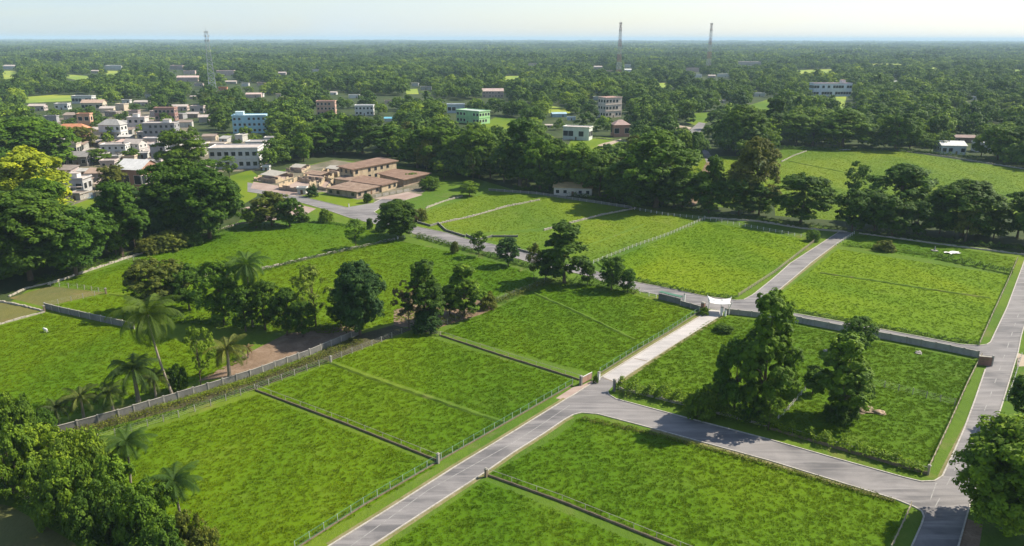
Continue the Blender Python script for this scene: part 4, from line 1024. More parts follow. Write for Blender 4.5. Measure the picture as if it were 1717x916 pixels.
def house(x, yb, wpx, ypt, depth, floors, rot, wall, roof, rk, label, cat='house', group=None, top=None, win=True, veranda=False, name='house', tank=False, fr=1):
    """footprint centred behind its front foot (x, yb); ypt = pixel row of the roof's top"""
    m_ = mpp(x, yb); W = wpx*m_; g = P(x, yb); H = max(2.4, h_at(x, yb, ypt)); D = depth if depth > 0 else W*-depth
    cr, sr = abs(math.cos(R(rot))), abs(math.sin(R(rot))); W = max(3, (W-D*sr)/max(.5, cr)) if W*.9 > D*sr else W
    if rk != 'flat': Hw = H*.72
    else: Hw = H-.5
    e = empty(name, (g.x, g.y+(D*cr+W*sr)/2, 0), R(rot)); pl = rectpoly(W, D)
    mb = MB(); mb.prism(pl, -.2, Hw); mb.build('wall', paint(wall, .45, .35), e)
    rm = paint(roof, .6, .4)
    if rk == 'flat':
        mb = MB(); o_ = .45; mb.prism([(px_*1+math.copysign(o_, px_), py_+math.copysign(o_, py_)) for px_, py_ in pl], Hw+.002, Hw+.22); rf = mb.build('roof', rm, e)
        mb = MB(); z0, z1 = Hw+.222, Hw+.75; w2, d2 = W/2+.3, D/2+.3
        mb.box(-w2, w2, -d2, -d2+.16, z0, z1); mb.box(-w2, w2, d2-.16, d2, z0, z1); mb.box(-w2, -w2+.16, -d2+.162, d2-.162, z0, z1); mb.box(w2-.16, w2, -d2+.162, d2-.162, z0, z1)
        mb.build('parapet', paint(tuple(min(.8, c*1.1) for c in wall), .6, .5), rf)
    elif rk in ('gable', 'shed'):
        o_ = .6; w2, d2 = W/2+o_, D/2+o_; mb = MB(); rz_ = H if rk == 'gable' else Hw+.2
        th = .12
        if rk == 'gable':
            for s in (-1, 1):
                a0 = Vector((-w2, s*d2, Hw-.1)); a1 = Vector((w2, s*d2, Hw-.1)); b0 = Vector((-w2, 0, H)); b1 = Vector((w2, 0, H)); u = Vector((0, 0, th))
                q = [a0, a1, b1, b0]
                mb.poly([p+u for p in (q if s < 0 else q[::-1])]); mb.poly(q[::-1] if s < 0 else q)
                for k in range(4): mb.poly([q[k], q[(k+1) % 4], q[(k+1) % 4]+u, q[k]+u])
            for s in (-1, 1):
                gb = MB(); q = [(s*W/2, -D/2, Hw), (s*W/2, D/2, Hw), (s*W/2, 0, H-.15)]; t_ = s*-.15
                gb.poly(q); gb.poly([(x_+t_, y_, z_) for x_, y_, z_ in q][::-1]); gb.build('gable', paint(wall, .45, .35), e)
        else:
            q = [Vector((-w2, -d2, Hw)), Vector((w2, -d2, Hw)), Vector((w2, d2, H)), Vector((-w2, d2, H))]; u = Vector((0, 0, th))
            mb.poly([p+u for p in q]); mb.poly(q[::-1])
            for k in range(4): mb.poly([q[k], q[(k+1) % 4], q[(k+1) % 4]+u, q[k]+u])
            gb = MB(); gb.poly([(-W/2, D/2, Hw), (W/2, D/2, Hw), (W/2, D/2, H-.3), (-W/2, D/2, H-.3)])
            for s in (-1, 1): gb.poly([(s*W/2, -D/2, Hw), (s*W/2, D/2, Hw), (s*W/2, D/2, H-.3)])
            gb.build('gable', paint(wall, .45, .35), e)
        mb.build('roof', rm, e)
    else:
        o_ = .6; w2, d2 = W/2+o_, D/2+o_; mb = MB(); r2 = max(.2, w2-d2) if w2 > d2 else .2
        A = [Vector((-w2, -d2, Hw)), Vector((w2, -d2, Hw)), Vector((w2, d2, Hw)), Vector((-w2, d2, Hw))]; b0, b1 = Vector((-r2, 0, H)), Vector((r2, 0, H))
        mb.poly([A[0], A[1], b1, b0]); mb.poly([A[1], A[2], b1]); mb.poly([A[2], A[3], b0, b1]); mb.poly([A[3], A[0], b0]); mb.poly(A[::-1]); mb.build('roof', rm, e)
    if win: openings(e, pl, 0, Hw, floors, fr=fr, panes=win != 2, gap=3.4 if win != 2 else 4.5)
    if floors > 1:
        mb = MB()
        for f in range(1, floors): z = Hw*f/floors; mb.prism([(px_+math.copysign(.35, px_), py_+math.copysign(.35, py_)) for px_, py_ in pl], z, z+.14)
        mb.build('floor_slab', paint(tuple(min(.7, c*1.05) for c in wall), .6), e)
    if top:
        tx, tw, th_, tc = top; mb = MB(); mb.box(tx*W-tw/2, tx*W+tw/2, -D*.1, D*.35, Hw+.224, Hw+.224+th_); q = mb.build('stair_head', paint(tc, .4), e)
        mb = MB(); mb.box(tx*W-tw/2-.3, tx*W+tw/2+.3, -D*.1-.3, D*.35+.3, Hw+.226+th_, Hw+.4+th_); mb.build('roof', rm, q)
    if tank:
        mb = MB(); mb.tube([(W*.3, D*.2, Hw+.2), (W*.3, D*.2, Hw+1.5)], [.65, .6], 10); mb.build('water_tank', M['concrete'] if tank == 1 else M['glass'], e)
    if veranda:
        mb = MB(); mb.box(-W/2, W/2, -D/2-2.0, -D/2-.46, Hw*.5, Hw*.5+.12); v = mb.build('veranda_roof', rm, e); k = max(2, int(W/3.5))
        for i in range(k+1):
            xx = -W/2+.2+(W-.4)*i/k; mb = MB(); mb.box(xx-.1, xx+.1, -D/2-1.95, -D/2-1.75, -.1, Hw*.5-.002); mb.build('post', M['palec'], v)
    tag(e, label, cat, group); treebox.append((x-wpx/2, ypt, x+wpx/2, yb)); return e
WH = (.62, .62, .60); GY = (.32, .32, .33); CRM = (.55, .47, .36); PK = (.52, .40, .36); OR = (.55, .24, .13); LB = (.36, .58, .68); BRN = (.27, .18, .13); RD = (.42, .14, .11); RF = (.38, .37, .35); RFP = (.48, .42, .38); SM = (.50, .42, .40)
H1 = [
 (118, 238, 52, 209, 9, 2, 8, (.50, .26, .18), OR, 'hip', 'orange hip-roofed house in the upper left of the village', dict(veranda=True)),
 (142, 222, 22, 191, 6, 2, 8, (.60, .36, .24), (.58, .3, .2), 'flat', 'peach tower block rising behind the orange hip-roofed house', {}),
 (186, 233, 40, 201, 9, 2, -5, WH, RF, 'hip', 'pale two-storey house with a grey hip roof right of the orange house', dict(veranda=True)),
 (229, 221, 30, 197, 9, 2, 5, (.58, .52, .50), RFP, 'flat', 'pinkish white house with a roof room behind the grey unfinished block', dict(top=(-.1, 4, 2.4, WH))),
 (266, 236, 54, 207, 11, 3, 6, GY, RFP, 'flat', 'grey unfinished three-storey block at the right of the village', dict(top=(.2, 4.5, 2.2, WH), fr=0)),
 (189, 262, 42, 243, 8, 2, 6, WH, RFP, 'flat', 'white two-storey house with a flat roof in the middle of the village', dict(tank=1)),
 (222, 258, 34, 235, 8, 2, -12, (.58, .54, .52), RFP, 'gable', 'whitish gabled house right of the middle flat-roofed one', {}),
 (265, 268, 26, 243, 8, 2, 5, GY, RF, 'flat', 'narrow grey house below the unfinished block', dict(tank=1)),
 (252, 245, 24, 232, 7, 1, 5, SM, WH, 'flat', 'low white-roofed house just below the unfinished block', {}),
 (112, 264, 32, 241, 8, 1, 10, (.50, .44, .36), RFP, 'flat', 'beige house with a roof room at the left of the village', dict(top=(.1, 5, 2.2, CRM))),
 (122, 280, 44, 258, 8, 1, 8, (.22, .21, .20), (.24, .23, .22), 'shed', 'long dark grey shed below the beige house', {}),
 (152, 264, 26, 251, 7, 1, 4, SM, RFP, 'gable', 'small low house between the dark shed and the middle flat-roofed house', {}),
 (222, 320, 60, 272, 15, 1, -14, (.42, .24, .18), (.66, .65, .63), 'gable', 'big white metal-roofed shed with brick walls at the front of the village', dict(win=1)),
 (118, 325, 44, 300, 9, 1, 4, (.46, .46, .46), RFP, 'flat', 'lowest white village house with a blue-green pool beside it', dict(veranda=True, top=(0, 4, 2, WH))),
 (158, 305, 34, 286, 8, 1, 8, (.40, .33, .28), (.36, .26, .20), 'shed', 'low brown-roofed house left of the olive round tree', {}),
 (108, 296, 28, 281, 7, 1, -6, SM, (.28, .24, .22), 'shed', 'low brown shack above the lowest white house', {}),
 (255, 284, 30, 270, 7, 1, 5, SM, RF, 'flat', 'low grey-roofed house behind the white metal-roofed shed', {}),
 (390, 284, 84, 249, 16, 2, 6, (.60, .60, .60), RFP, 'flat', 'long white two-storey house with a flat roof at the right end of the village', {}),
 (361, 252, 30, 241, 8, 1, 5, CRM, RFP, 'flat', 'beige low house behind the left of the long white house', {}),
 (430, 262, 32, 238, 9, 2, 0, WH, RFP, 'flat', 'white house behind the right of the long white house', {}),
 (416, 224, 58, 194, 12, 3, 10, LB, (.60, .72, .74), 'flat', 'light blue three-storey building above the village', dict(top=(-.3, 6, 2.5, (.5, .62, .68)))),
 (276, 203, 34, 181, 9, 2, 5, (.34,.20,.17), (.42, .26, .2), 'flat', 'reddish two-storey house above the grey unfinished block', {}),
 (236, 178, 24, 169, 8, 1, 5, SM, RFP, 'gable', 'small pale house among trees left of the reddish house', {}),
 (154, 185, 36, 168, 10, 1, 5, CRM, (.5, .36, .28), 'gable', 'tan house with a brownish roof beyond the village', {}),
 (138, 174, 34, 161, 9, 1, 0, WH, RF, 'flat', 'long white house on the edge of the narrow far meadow', {}),
 (60, 186, 26, 175, 8, 1, 5, SM, RFP, 'gable', 'greyish long-roofed house left of the tan house', {}),
 (102, 184, 22, 174, 8, 1, 5, WH, RFP, 'flat', 'small white house between the long-roofed and the tan house', {}),
 (546, 194, 32, 170, 10, 3, 5, (.55, .35, .27), (.45, .27, .22), 'flat', 'peach three-storey house among trees right of the light blue building', {}),
 (610, 194, 32, 177, 10, 2, 5, WH, WH, 'flat', 'white two-storey house among trees in the middle distance', {}),
 (653, 204, 18, 197, 6, 1, 5, WH, (.15, .42, .55), 'gable', 'small house with a bright blue roof right of the white two-storey house', {}),
 (792, 209, 58, 187, 14, 2, -40, (.36, .62, .30), (.45, .52, .48), 'flat', 'green and turquoise two-storey building at the corner of the yellow-green field', {}),
 (764, 190, 30, 175, 8, 1, 5, (.50, .58, .62), WH, 'flat', 'pale blue white-roofed block behind the green and turquoise building', {}),
 (826, 164, 36, 149, 10, 2, 5, PK, PK, 'gable', 'pink house in the trees beyond the green building', {}),
 (1024, 198, 40, 164, 12, 3, 30, (.62, .53, .46), (.45, .25, .2), 'flat', 'cream three-storey house with a reddish roof edge below the middle tower', {}),
 (1041, 230, 30, 202, 9, 1, 10, (.42, .22, .17), (.42, .30, .27), 'hip', 'brick house with a wide hip roof in front of the cream three-storey house', {}),
 (970, 236, 50, 214, 9, 1, -22, (.62, .66, .60), (.62, .52, .47), 'flat', 'low white bungalow with green panels on the small far field', {}),
 (1395, 162, 66, 140, 14, 2, 3, (.56, .62, .72), (.48, .30, .28), 'flat', 'long white two-storey school-like block among trees on the right', dict(top=(.32, 5, 4, WH))),
 (1603, 260, 44, 239, 14, 1, -10, (.52, .56, .58), (.64, .64, .62), 'gable', 'white metal-roofed house behind the far bright field', {}),
 (1622, 240, 34, 228, 9, 1, -10, (.3, .22, .18), (.30, .22, .20), 'gable', 'brown-roofed house behind the white metal-roofed one', {}),
 (1655, 256, 30, 240, 9, 1, -5, WH, WH, 'flat', 'whitewashed low house right of the white metal-roofed one', {}),
 (96, 226, 20, 214, 8, 1, 8, RFP, RFP, 'flat', 'low pale roofed house at the left of the orange hip-roofed one', {}),
 (205, 246, 20, 236, 7, 1, -4, SM, (.55, .40, .34), 'shed', 'small tan-roofed house between the hip-roofed and the gabled houses', {}),
 (240, 234, 22, 222, 7, 1, 6, RFP, (.30, .29, .28), 'flat', 'dim low house tucked left of the grey unfinished block', {}),
 (178, 282, 26, 270, 7, 1, 10, SM, RFP, 'flat', 'small flat-roofed house left behind the white metal-roofed shed', {}),
 (140, 296, 22, 284, 6, 1, -8, RFP, (.5, .48, .45), 'gable', 'pale gabled hut above the pool', {}),
 (172, 318, 26, 305, 7, 1, 3, CRM, (.46, .36, .30), 'shed', 'cream shack with a tan roof right of the pool', {}),
 (90, 276, 18, 262, 7, 1, 5, RFP, RFP, 'flat', 'small pale house beside the yellow-green tree', {}),
 (206, 214, 20, 203, 8, 1, 4, GY, RF, 'gable', 'grey gabled house behind the pale hip-roofed one', {}),
 (330, 262, 24, 249, 8, 1, 5, (.55, .50, .46), (.50, .42, .38), 'gable', 'pale gabled house left of the long white house', {}),
 (300, 186, 26, 176, 8, 1, 5, PK, RFP, 'gable', 'pinkish house right of the reddish two-storey house', {}),
 (450, 240, 16, 231, 7, 1, 5, WH, RFP, 'flat', 'small white house at the wood edge right of the long white house', {}),
 (330, 190, 22, 178, 8, 1, 5, SM, RFP, 'flat', 'dusty low house beyond the bright green village tree', {}),
]
for (x, yb, wp, yt, dp, fl, ro, wc, rc, rk, lab, kw) in H1: house(x, yb, wp, yt, dp, fl, ro, wc, rc, rk, lab, **kw)
r7 = random.Random(5); SMALL = [(95, 302), (112, 312), (136, 312), (150, 274), (168, 268), (186, 274), (204, 262), (214, 272), (236, 266), (250, 262), (246, 292), (262, 296), (277, 284), (283, 268), (292, 250), (243, 252), (208, 236), (174, 248), (156, 246), (130, 252), (98, 252), (92, 240), (164, 226), (214, 226), (246, 212), (300, 232), (310, 214), (316, 240), (340, 248), (116, 202), (84, 206), (186, 196), (224, 196), (340, 206), (322, 198), (350, 236), (375, 240), (126, 336), (172, 334), (98, 330), (262, 310), (402, 238), (346, 290), (300, 200), (262, 196), (202, 186), (178, 190)]
near = [(118, 214, 'the orange house'), (266, 218, 'the grey unfinished block'), (190, 252, 'the middle flat-roofed house'), (222, 290, 'the big white shed'), (118, 312, 'the lowest white house'), (390, 266, 'the long white house'), (416, 208, 'the light blue building'), (276, 190, 'the reddish house'), (140, 328, 'the pool')]
cw = [(GY, 'grey'), ((.36, .34, .31), 'pale grey'), ((.50, .49, .46), 'white'), ((.40, .33, .31), 'dusty pink'), (CRM, 'cream'), ((.26, .22, .19), 'brown'), (RF, 'dull grey')]
for i, (x, y) in enumerate(SMALL):
    c, cn_ = cw[r7.randrange(7)]; k = r7.choice(['flat', 'flat', 'gable', 'shed']); rc = r7.choice([RFP, RF, (.30, .24, .20), (.55, .52, .48), (.36, .27, .22)])
    b = min(near, key=lambda q: (q[0]-x)**2+(q[1]-y)**2); dx, dy = x-b[0], y-b[1]
    side = ('right of' if dx > 0 else 'left of') if abs(dx) > abs(dy) else ('in front of' if dy > 0 else 'behind')
    far_ = 'just' if abs(dx)+abs(dy) < 26 else 'well'
    house(x, y, r7.uniform(15, 24), y-r7.uniform(8, 13), r7.uniform(5, 8), 1, r7.uniform(-15, 15), c, rc, k, 'low %s %s-roofed house %s %s %s' % (cn_, {'flat': 'flat', 'gable': 'gabled', 'shed': 'lean-to'}[k], far_, side, b[2]), group='low houses crowded in the village', win=2, tank=(1 if k == 'flat' and r7.random() < .35 else False))
# the long white shed half hidden in the belt
house(962, 330, 66, 311, 6, 1, -9, (.62, .58, .52), (.50, .36, .18), 'shed', 'long low white shed showing between the belt trunks above the pale fields', cat='shed', name='shed')
# turquoise side of the green building and blue panels
# distant houses, each a small thing with walls, roof and windows
FAR = [(15, 116, 24, WH), (155, 82, 10, WH), (206, 71, 14, WH), (226, 87, 9, WH), (246, 88, 12, WH), (190, 117, 30, WH), (159, 123, 12, RFP), (296, 117, 26, PK), (316, 125, 20, PK), (312, 137, 36, PK), (333, 145, 14, SM), (376, 127, 30, PK), (386, 141, 18, RF), (373, 152, 14, OR), (411, 145, 12, WH), (424, 164, 26, PK), (211, 173, 14, WH), (248, 165, 10, WH), (324, 166, 12, PK), (437, 144, 14, PK), (433, 163, 16, WH), (473, 126, 14, SM), (529, 122, 10, WH), (468, 163, 12, CRM), (558, 159, 14, WH), (593, 165, 18, WH), (651, 174, 12, PK), (626, 223, 18, RF), (696, 145, 12, WH), (714, 151, 18, RF), (807, 93, 14, WH), (852, 91, 12, WH), (854, 98, 10, WH), (621, 102, 10, WH), (673, 77, 24, RFP), (518, 77, 24, RFP), (1003, 116, 14, RFP), (1023, 124, 12, CRM), (1053, 114, 10, WH), (1052, 121, 14, WH), (1161, 121, 22, PK), (1171, 130, 12, WH), (1194, 131, 12, PK), (1214, 130, 18, WH), (1216, 95, 14, WH), (1242, 90, 18, WH), (1257, 110, 40, RFP), (1279, 81, 8, WH), (1211, 173, 10, WH), (1274, 162, 18, WH), (893, 112, 14, CRM), (937, 197, 26, (.34, .48, .56)), (958, 202, 14, (.5, .62, .68)), (1001, 168, 12, WH), (1294, 97, 9, WH), (1307, 95, 14, WH), (1390, 92, 14, WH), (1500, 141, 6, WH), (1692, 91, 16, WH), (1631, 168, 14, WH), (920, 214, 12, SM), (62, 72, 10, WH), (272, 70, 20, WH), (430, 84, 14, WH), (640, 90, 8, WH), (745, 84, 10, WH), (1100, 84, 10, WH), (1450, 86, 14, WH), (1560, 90, 8, WH)]
kindn = {WH: 'white', PK: 'pink', RFP: 'pale roofed', SM: 'dusty pink', RF: 'grey roofed', OR: 'orange', CRM: 'cream', (.34, .48, .56): 'blue roofed', (.5, .62, .68): 'pale blue'}
for i, (x, yb, wp, c) in enumerate(FAR):
    sc_ = (yb-63)/70; hp = max(5.2, .30*wp)*(1 if yb > 100 else .8)
    z = 'far off under the horizon' if yb < 100 else ('among distant trees' if yb < 135 else 'in the middle distance')
    sd_ = next(t for q, t in ((120, 'at the left edge'), (290, 'above the village'), (345, 'left of the left tower'), (450, 'right of the left tower'), (560, 'above the peach house'), (680, 'beyond the white two-storey house'), (900, 'round the pink house'), (1050, 'at the middle tower'), (1187, 'left of the right tower'), (1330, 'right of the right tower'), (1520, 'near the long white block'), (9999, 'near the right edge')) if x < q)
    house(x, yb, wp, yb-max(2.5, min(hp, 9*sc_)), -.5, 2 if (yb-63)/70*6 < hp else 1, rt.uniform(-14, 14), c, tuple(min(.68, k*1.05) for k in c) if i % 2 else RFP, 'flat' if i % 3 else 'gable',
          '%s %s house %s %s' % ('wide' if wp > 19 else ('small' if wp > 11 else 'tiny'), kindn[c], z, sd_), group='distant houses scattered in the woodland', win=2)
# turquoise face and doors would follow the block; the ruined estate building: roofs traced at their height
def ruin_block(e, roofpx, z, inset, wallmat, roofmat, base=0.0, th=.35, floors=1, win=True):
    o = Vector((e.location.x, e.location.y, 0)); rp = ccw([tuple((P(x, y, z)-o))[:2] for x, y in roofpx])
    cx = sum(p[0] for p in rp)/len(rp); cy = sum(p[1] for p in rp)/len(rp)
    wp = [(p[0]+(cx-p[0])*inset, p[1]+(cy-p[1])*inset) for p in rp]
    mb = MB(); mb.prism(wp, base-.2 if base == 0 else base, z-th-.002); wl = mb.build('wall', wallmat, e)
    mb = MB(); mb.prism(rp, z-th, z); mb.build('roof', roofmat, e)
    if win: openings(e, wp, base, z-th, floors, ww=1.7, wh=1.7, gap=4.0, door=base == 0, fr=0)
RB = earth_mat('rusty_brown_roof', (.11, .07, .05), (.22, .145, .105), (.38, .30, .24), .35, .3)
RB2 = earth_mat('dark_brown_roof', (.12, .075, .055), (.21, .135, .10), (.30, .21, .16), .3, .3)
OCH = paint((.50, .40, .27), .8, .5); OC2 = paint((.42, .33, .25), .9, .5)
c0 = P(610, 325); e = empty('abandoned_building', (c0.x, c0.y, 0))
ruin_block(e, [(545, 315), (598, 322), (640, 311.5), (586, 304)], 3.1, .07, OC2, RB)
ruin_block(e, [(588, 303.6), (640.6, 311.2), (668, 303.5), (612, 294.5)], 3.4, .06, OCH, RB2)
ruin_block(e, [(630, 290.4), (677, 301.8), (724, 290), (662, 283)], 3.9, .16, OC2, RB2, win=False)
ruin_block(e, [(563.5, 278.8), (589.6, 284.3), (669, 269.5), (638, 263)], 7.4, .09, OCH, RB2, floors=2)
ruin_block(e, [(560, 300), (586, 303), (612, 294), (590, 289)], 3.4, .05, OCH, RB)
a = P(629, 331); b = P(688, 320); o = Vector((c0.x, c0.y, 0))
for k in range(5):
    mb = MB(); p, q = a.lerp(b, k/5+.01)-o, a.lerp(b, k/5+.17)-o; mb.bar(p+Vector((0, 0, .55)), q+Vector((0, 0, .55)), .25, 1.2); mb.build('terrace_wall', M['palec'], e)
tag(e, 'sprawling abandoned building with brown flat roofs at staggered heights in the middle left', 'building')
treebox.append((545, 262, 724, 335))
# roofless walls and low ruins to its left
def ruin(px_, label, roofz=None, h_=2.6):
    pts = ccw([tuple(P(x, y))[:2] for x, y in px_]); c = (sum(p[0] for p in pts)/len(pts), sum(p[1] for p in pts)/len(pts)); e = empty('ruin', (c[0], c[1], 0)); n = len(pts); r = random.Random(int(c[0]*9))
    pl = [(p[0]-c[0], p[1]-c[1]) for p in pts]; fl = MB(); fl.prism(pl, -.1, .12); fl.build('floor', M['pave'], e)
    for i in range(n):
        a, b = Vector((*pl[i], 0)), Vector((*pl[(i+1) % n], 0)); L = (b-a).length; k = max(1, int(L/2.2)); mb = MB()
        for j in range(k):
            z = h_*(.25 if r.random() < .16 else 1)*r.uniform(.45, 1.05); p, q = a.lerp(b, j/k+.01/k), a.lerp(b, (j+.99)/k)
            mb.bar(p+Vector((0, 0, z/2+.12)), q+Vector((0, 0, z/2+.12)), .3, z)
        if mb.v: mb.build('wall', OCH if i % 2 else OC2, e)
    if roofz:
        pr = [(p[0]*.7, p[1]*.7) for p in pl]; mb = MB(); mb.prism(pr, h_+.3, h_+.55); mb.build('roof', RB if r.random() < .5 else M['palec'], e)
    tag(e, label, 'ruin'); treebox.append((min(p[0] for p in px_), min(p[1] for p in px_)-8, max(p[0] for p in px_), max(p[1] for p in px_)))
ruin([(426, 304), (462, 308), (492, 298), (455, 292)], 'low roofless ruin at the far left of the abandoned building', True)
ruin([(468, 318), (500, 322), (530, 310), (498, 304)], 'broken roofless walls with a pale doorway facing the paved forecourt')
ruin([(500, 302), (540, 306), (560, 298), (520, 293)], 'ruined room block behind the forecourt doorway', True)
ruin([(535, 318), (548, 320), (560, 306), (545, 303)], 'narrow ruined passage joining the brown front wing')
ruin([(480, 288), (506, 290), (520, 282), (494, 280)], 'small pale ruined slab at the back of the ruins', True, 1.8)
ruin([(540, 294), (566, 297), (580, 288), (552, 286)], 'ruined room with a brown slab beside the upper roof', True, 3.0)
house(506, 326, 14, 315, 3, 1, 0, (.6, .58, .55), WH, 'flat', 'small white gatehouse box at the ruin entrance', cat='gatehouse')
house(446, 286, 11, 280, 3, 1, 0, WH, WH, 'flat', 'tiny white hut on the lawn behind the ruins', cat='hut')
# brown rocky mound behind the dark tree by the road
def rock(x, y, w_, h_, mat, label, cat='rock', name='rock', seed=1):
    g = P(x, y); bm = bmesh.new(); bmesh.ops.create_icosphere(bm, subdivisions=3, radius=1); r = random.Random(seed)
    ph = [r.uniform(0, 6) for _ in range(6)]
    for v in bm.verts:
        c = v.co; k = 1+.22*math.sin(3*c.x+ph[0])*math.cos(4*c.y+ph[1])+.12*math.sin(7*c.z+ph[2]+5*c.x)+.06*math.sin(13*c.y+ph[3])
        v.co = Vector((c.x*k*w_/2, c.y*k*w_/2*.7, max(-.1, c.z*k*h_)))
    me = bpy.data.meshes.new(name); bm.to_mesh(me); bm.free(); me.materials.append(mat); o = link(name, me, None, (g.x, g.y, 0), r.random()*3); tag(o, label, cat); return o
rock(693, 362, 7, 3.2, earth_mat('dark_rock', (.09, .06, .05), (.16, .11, .09), (.24, .18, .15), .8, .8), 'dark brown rocky mound behind the dark rounded tree by the road')
rock(1384, 583+6, 1.0, .5, M['palec'], 'small pale stone lying in the paddock grass', seed=5)
rock(1447, 688, 5.0, .5, M['brownstone'], 'low heap of brown brushwood at the foot of the second paddock tree', 'brush heap', 'brush_heap', 7)
rock(1474, 693, 2.4, .6, paint((.40, .30, .20), .8), 'pale tan dead branch pile on the paddock grass', 'brush heap', 'brush_heap', 9)
rock(1540, 592, 2.0, .5, M['palec'], 'whitish rubble bit on the roadside by the panel wall', 'rubble', 'rubble', 12)
for i, (x, y) in enumerate(((1610, 470), (1640, 466))): pass
# crumpled white sheet and a small white cross-like marker on the upper right strip
def tarp(x, y, W, D, label):
    g = P(x, y); mb = MB(); n = 12; r = random.Random(int(x)); ids = {}
    for th in (0, 1):
        for i in range(n+1):
            for j in range(n+1):
                u, v = i/n-.5, j/n-.5; z = .25+.35*abs(math.sin(u*9+v*4))*math.cos(v*5)**2*r.uniform(.5, 1)-.04*th
                if th: z = mb.v[ids[(0, i, j)]][2]-.04
                ids[(th, i, j)] = len(mb.v); mb.v.append((u*W*(1+.2*math.sin(v*7)), v*D*(1+.25*math.sin(u*9)), z))
    for th in (0, 1):
        for i in range(n):
            for j in range(n):
                q = (ids[(th, i, j)], ids[(th, i+1, j)], ids[(th, i+1, j+1)], ids[(th, i, j+1)]); mb.f.append(q if not th else q[::-1]); mb.m.append(0)
    o = mb.build('tarpaulin', M['white'], None, (g.x, g.y, 0), .3); tag(o, label, 'tarpaulin')
tarp(1598, 425, 5, 2.6, 'crumpled white tarpaulin lying on the strip below the upper right tree row')
tarp(1418, 252, 8, 3.5, 'pale sheet spread at the far edge of the distant bright field')
g_ = P(1567, 421); e = empty('marker', (g_.x, g_.y, 0)); mb = MB(); mb.box(-.9, .9, -.9, .9, -.1, .25); mb.build('plinth', M['palec'], e); mb = MB(); mb.tube([(0, 0, .25), (0, 0, 1.7)], [.35, .12], 8); mb.build('pillar', M['palec'], e)
tag(e, 'small pale stone marker left of the crumpled white tarpaulin', 'marker')
# football goal on the small far field
for x, y, lab in ((1022, 247, 'white goal frame on the small far field'),):
    g_ = P(x, y); e = empty('goal', (g_.x, g_.y, 0), .4); mb = MB(); mb.tube([(-2.5, 0, 0), (-2.5, 0, 2), (2.5, 0, 2), (2.5, 0, 0)], [.09]*4, 6); mb.build('frame', M['white'], e); tag(e, lab, 'goal')
# small white goat on the left field, one skinned body
def goat(x, y, rz, label):
    g_ = P(x, y); V = [(-.45, 0, .62), (-.1, 0, .62), (.35, 0, .64), (.62, 0, .78), (.80, 0, .62), (.98, 0, .50), (-.47, .13, .35), (-.50, .13, .02), (-.47, -.13, .35), (-.50, -.13, .02), (.36, .12, .32), (.37, .12, .02), (.36, -.12, .32), (.40, -.12, .02), (-.6, 0, .72)]
    E = [(0, 1), (1, 2), (2, 3), (3, 4), (4, 5), (0, 6), (6, 7), (0, 8), (8, 9), (2, 10), (10, 11), (2, 12), (12, 13), (0, 14)]
    rad = [.2, .23, .2, .11, .1, .05, .06, .035, .06, .035, .055, .035, .055, .035, .03]
    me = bpy.data.meshes.new('goat'); me.from_pydata(V, E, []); o = link('goat', me, None, (g_.x, g_.y, 0), rz); sk = o.modifiers.new('skin', 'SKIN')
    for i, q in enumerate(me.skin_vertices[0].data): q.radius = (rad[i], rad[i]); q.use_root = i == 1
    o.modifiers.new('sub', 'SUBSURF').levels = 1; me.materials.append(M['white']); o.scale = (1.25, 1.25, 1.25)
    tag(o, label, 'goat')
goat(77, 557, 2.6, 'small white goat standing on the large left field')
# swimming pool in the village
sheet('water', [(126, 325), (155, 323), (157, 332), (130, 334)], M['water'], .03)
kk = [P(x, y) for x, y in ((126, 325), (155, 323), (157, 332), (130, 334), (126, 325))]

# ------------------------------------------------------------------ communication towers
def tower(x, yb, yt, bw, tw, cols, label, tk=1.0):
    g_ = P(x, yb); H = h_at(x, yb, yt); e = empty('communication_tower', (g_.x, g_.y, 0), R(20)); nseg = 14; Hm = H*.95
    def half(t): return bw/2*(1-t)**1.15+tw/2*(1-(1-t)**1.15)
    for band in range(7):
        mb = MB()
        for s in range(band*2, band*2+2):
            t0, t1 = s/nseg, (s+1)/nseg; z0, z1 = Hm*t0, Hm*t1; h0, h1 = half(t0), half(t1); c0_ = [Vector((i*h0, j*h0, z0)) for i, j in ((-1, -1), (1, -1), (1, 1), (-1, 1))]; c1_ = [Vector((i*h1, j*h1, z1)) for i, j in ((-1, -1), (1, -1), (1, 1), (-1, 1))]
            wt = (.5-.22*t0)*tk
            for k in range(4):
                mb.bar(c0_[k], c1_[k], wt); kk_ = (k+1) % 4; mb.bar(c0_[k], c1_[kk_], wt*.5); mb.bar(c0_[kk_], c1_[k], wt*.5); mb.bar(c1_[k], c1_[kk_], wt*.55)
        mb.build('lattice_section', cols[band % 2], e)
    for z in (.99, .93, .86):
        mb = MB(); r_ = tw*.8; mb.tube([(0, 0, Hm*z-.15), (0, 0, Hm*z+.1)], [r_, r_], 10); mb.build('platform', M['concrete'], e)
        for k in range(6):
            a_ = k*math.pi/3+z*9; mb = MB(); mb.box(-.25, .25, -.2, .2, -1.2, 1.4); q = mb.build('antenna', M['white'] if k % 2 else M['concrete'], e, (math.cos(a_)*(r_+.3), math.sin(a_)*(r_+.3), Hm*z), a_)
    mb = MB(); mb.tube([(0, 0, Hm), (0, 0, H)], [.16, .08], 6); mb.build('lightning_rod', M['concrete'], e)
    tag(e, label, 'tower')
RW = (paint((.40, .22, .20), .5), paint((.50, .49, .48), .5)); GW = (paint((.52, .52, .52), .3), paint((.68, .67, .65), .3))
tower(358, 162, 47, 9.5, 3.0, GW, 'pale grey lattice communication tower on the left', 1.3)
tower(1037, 130, 33, 7.5, 2.6, RW, 'red and white lattice communication tower in the centre', 1.15)
tower(1187, 122, 35, 8.0, 3.0, RW, 'reddish lattice communication tower right of centre', 1.15)

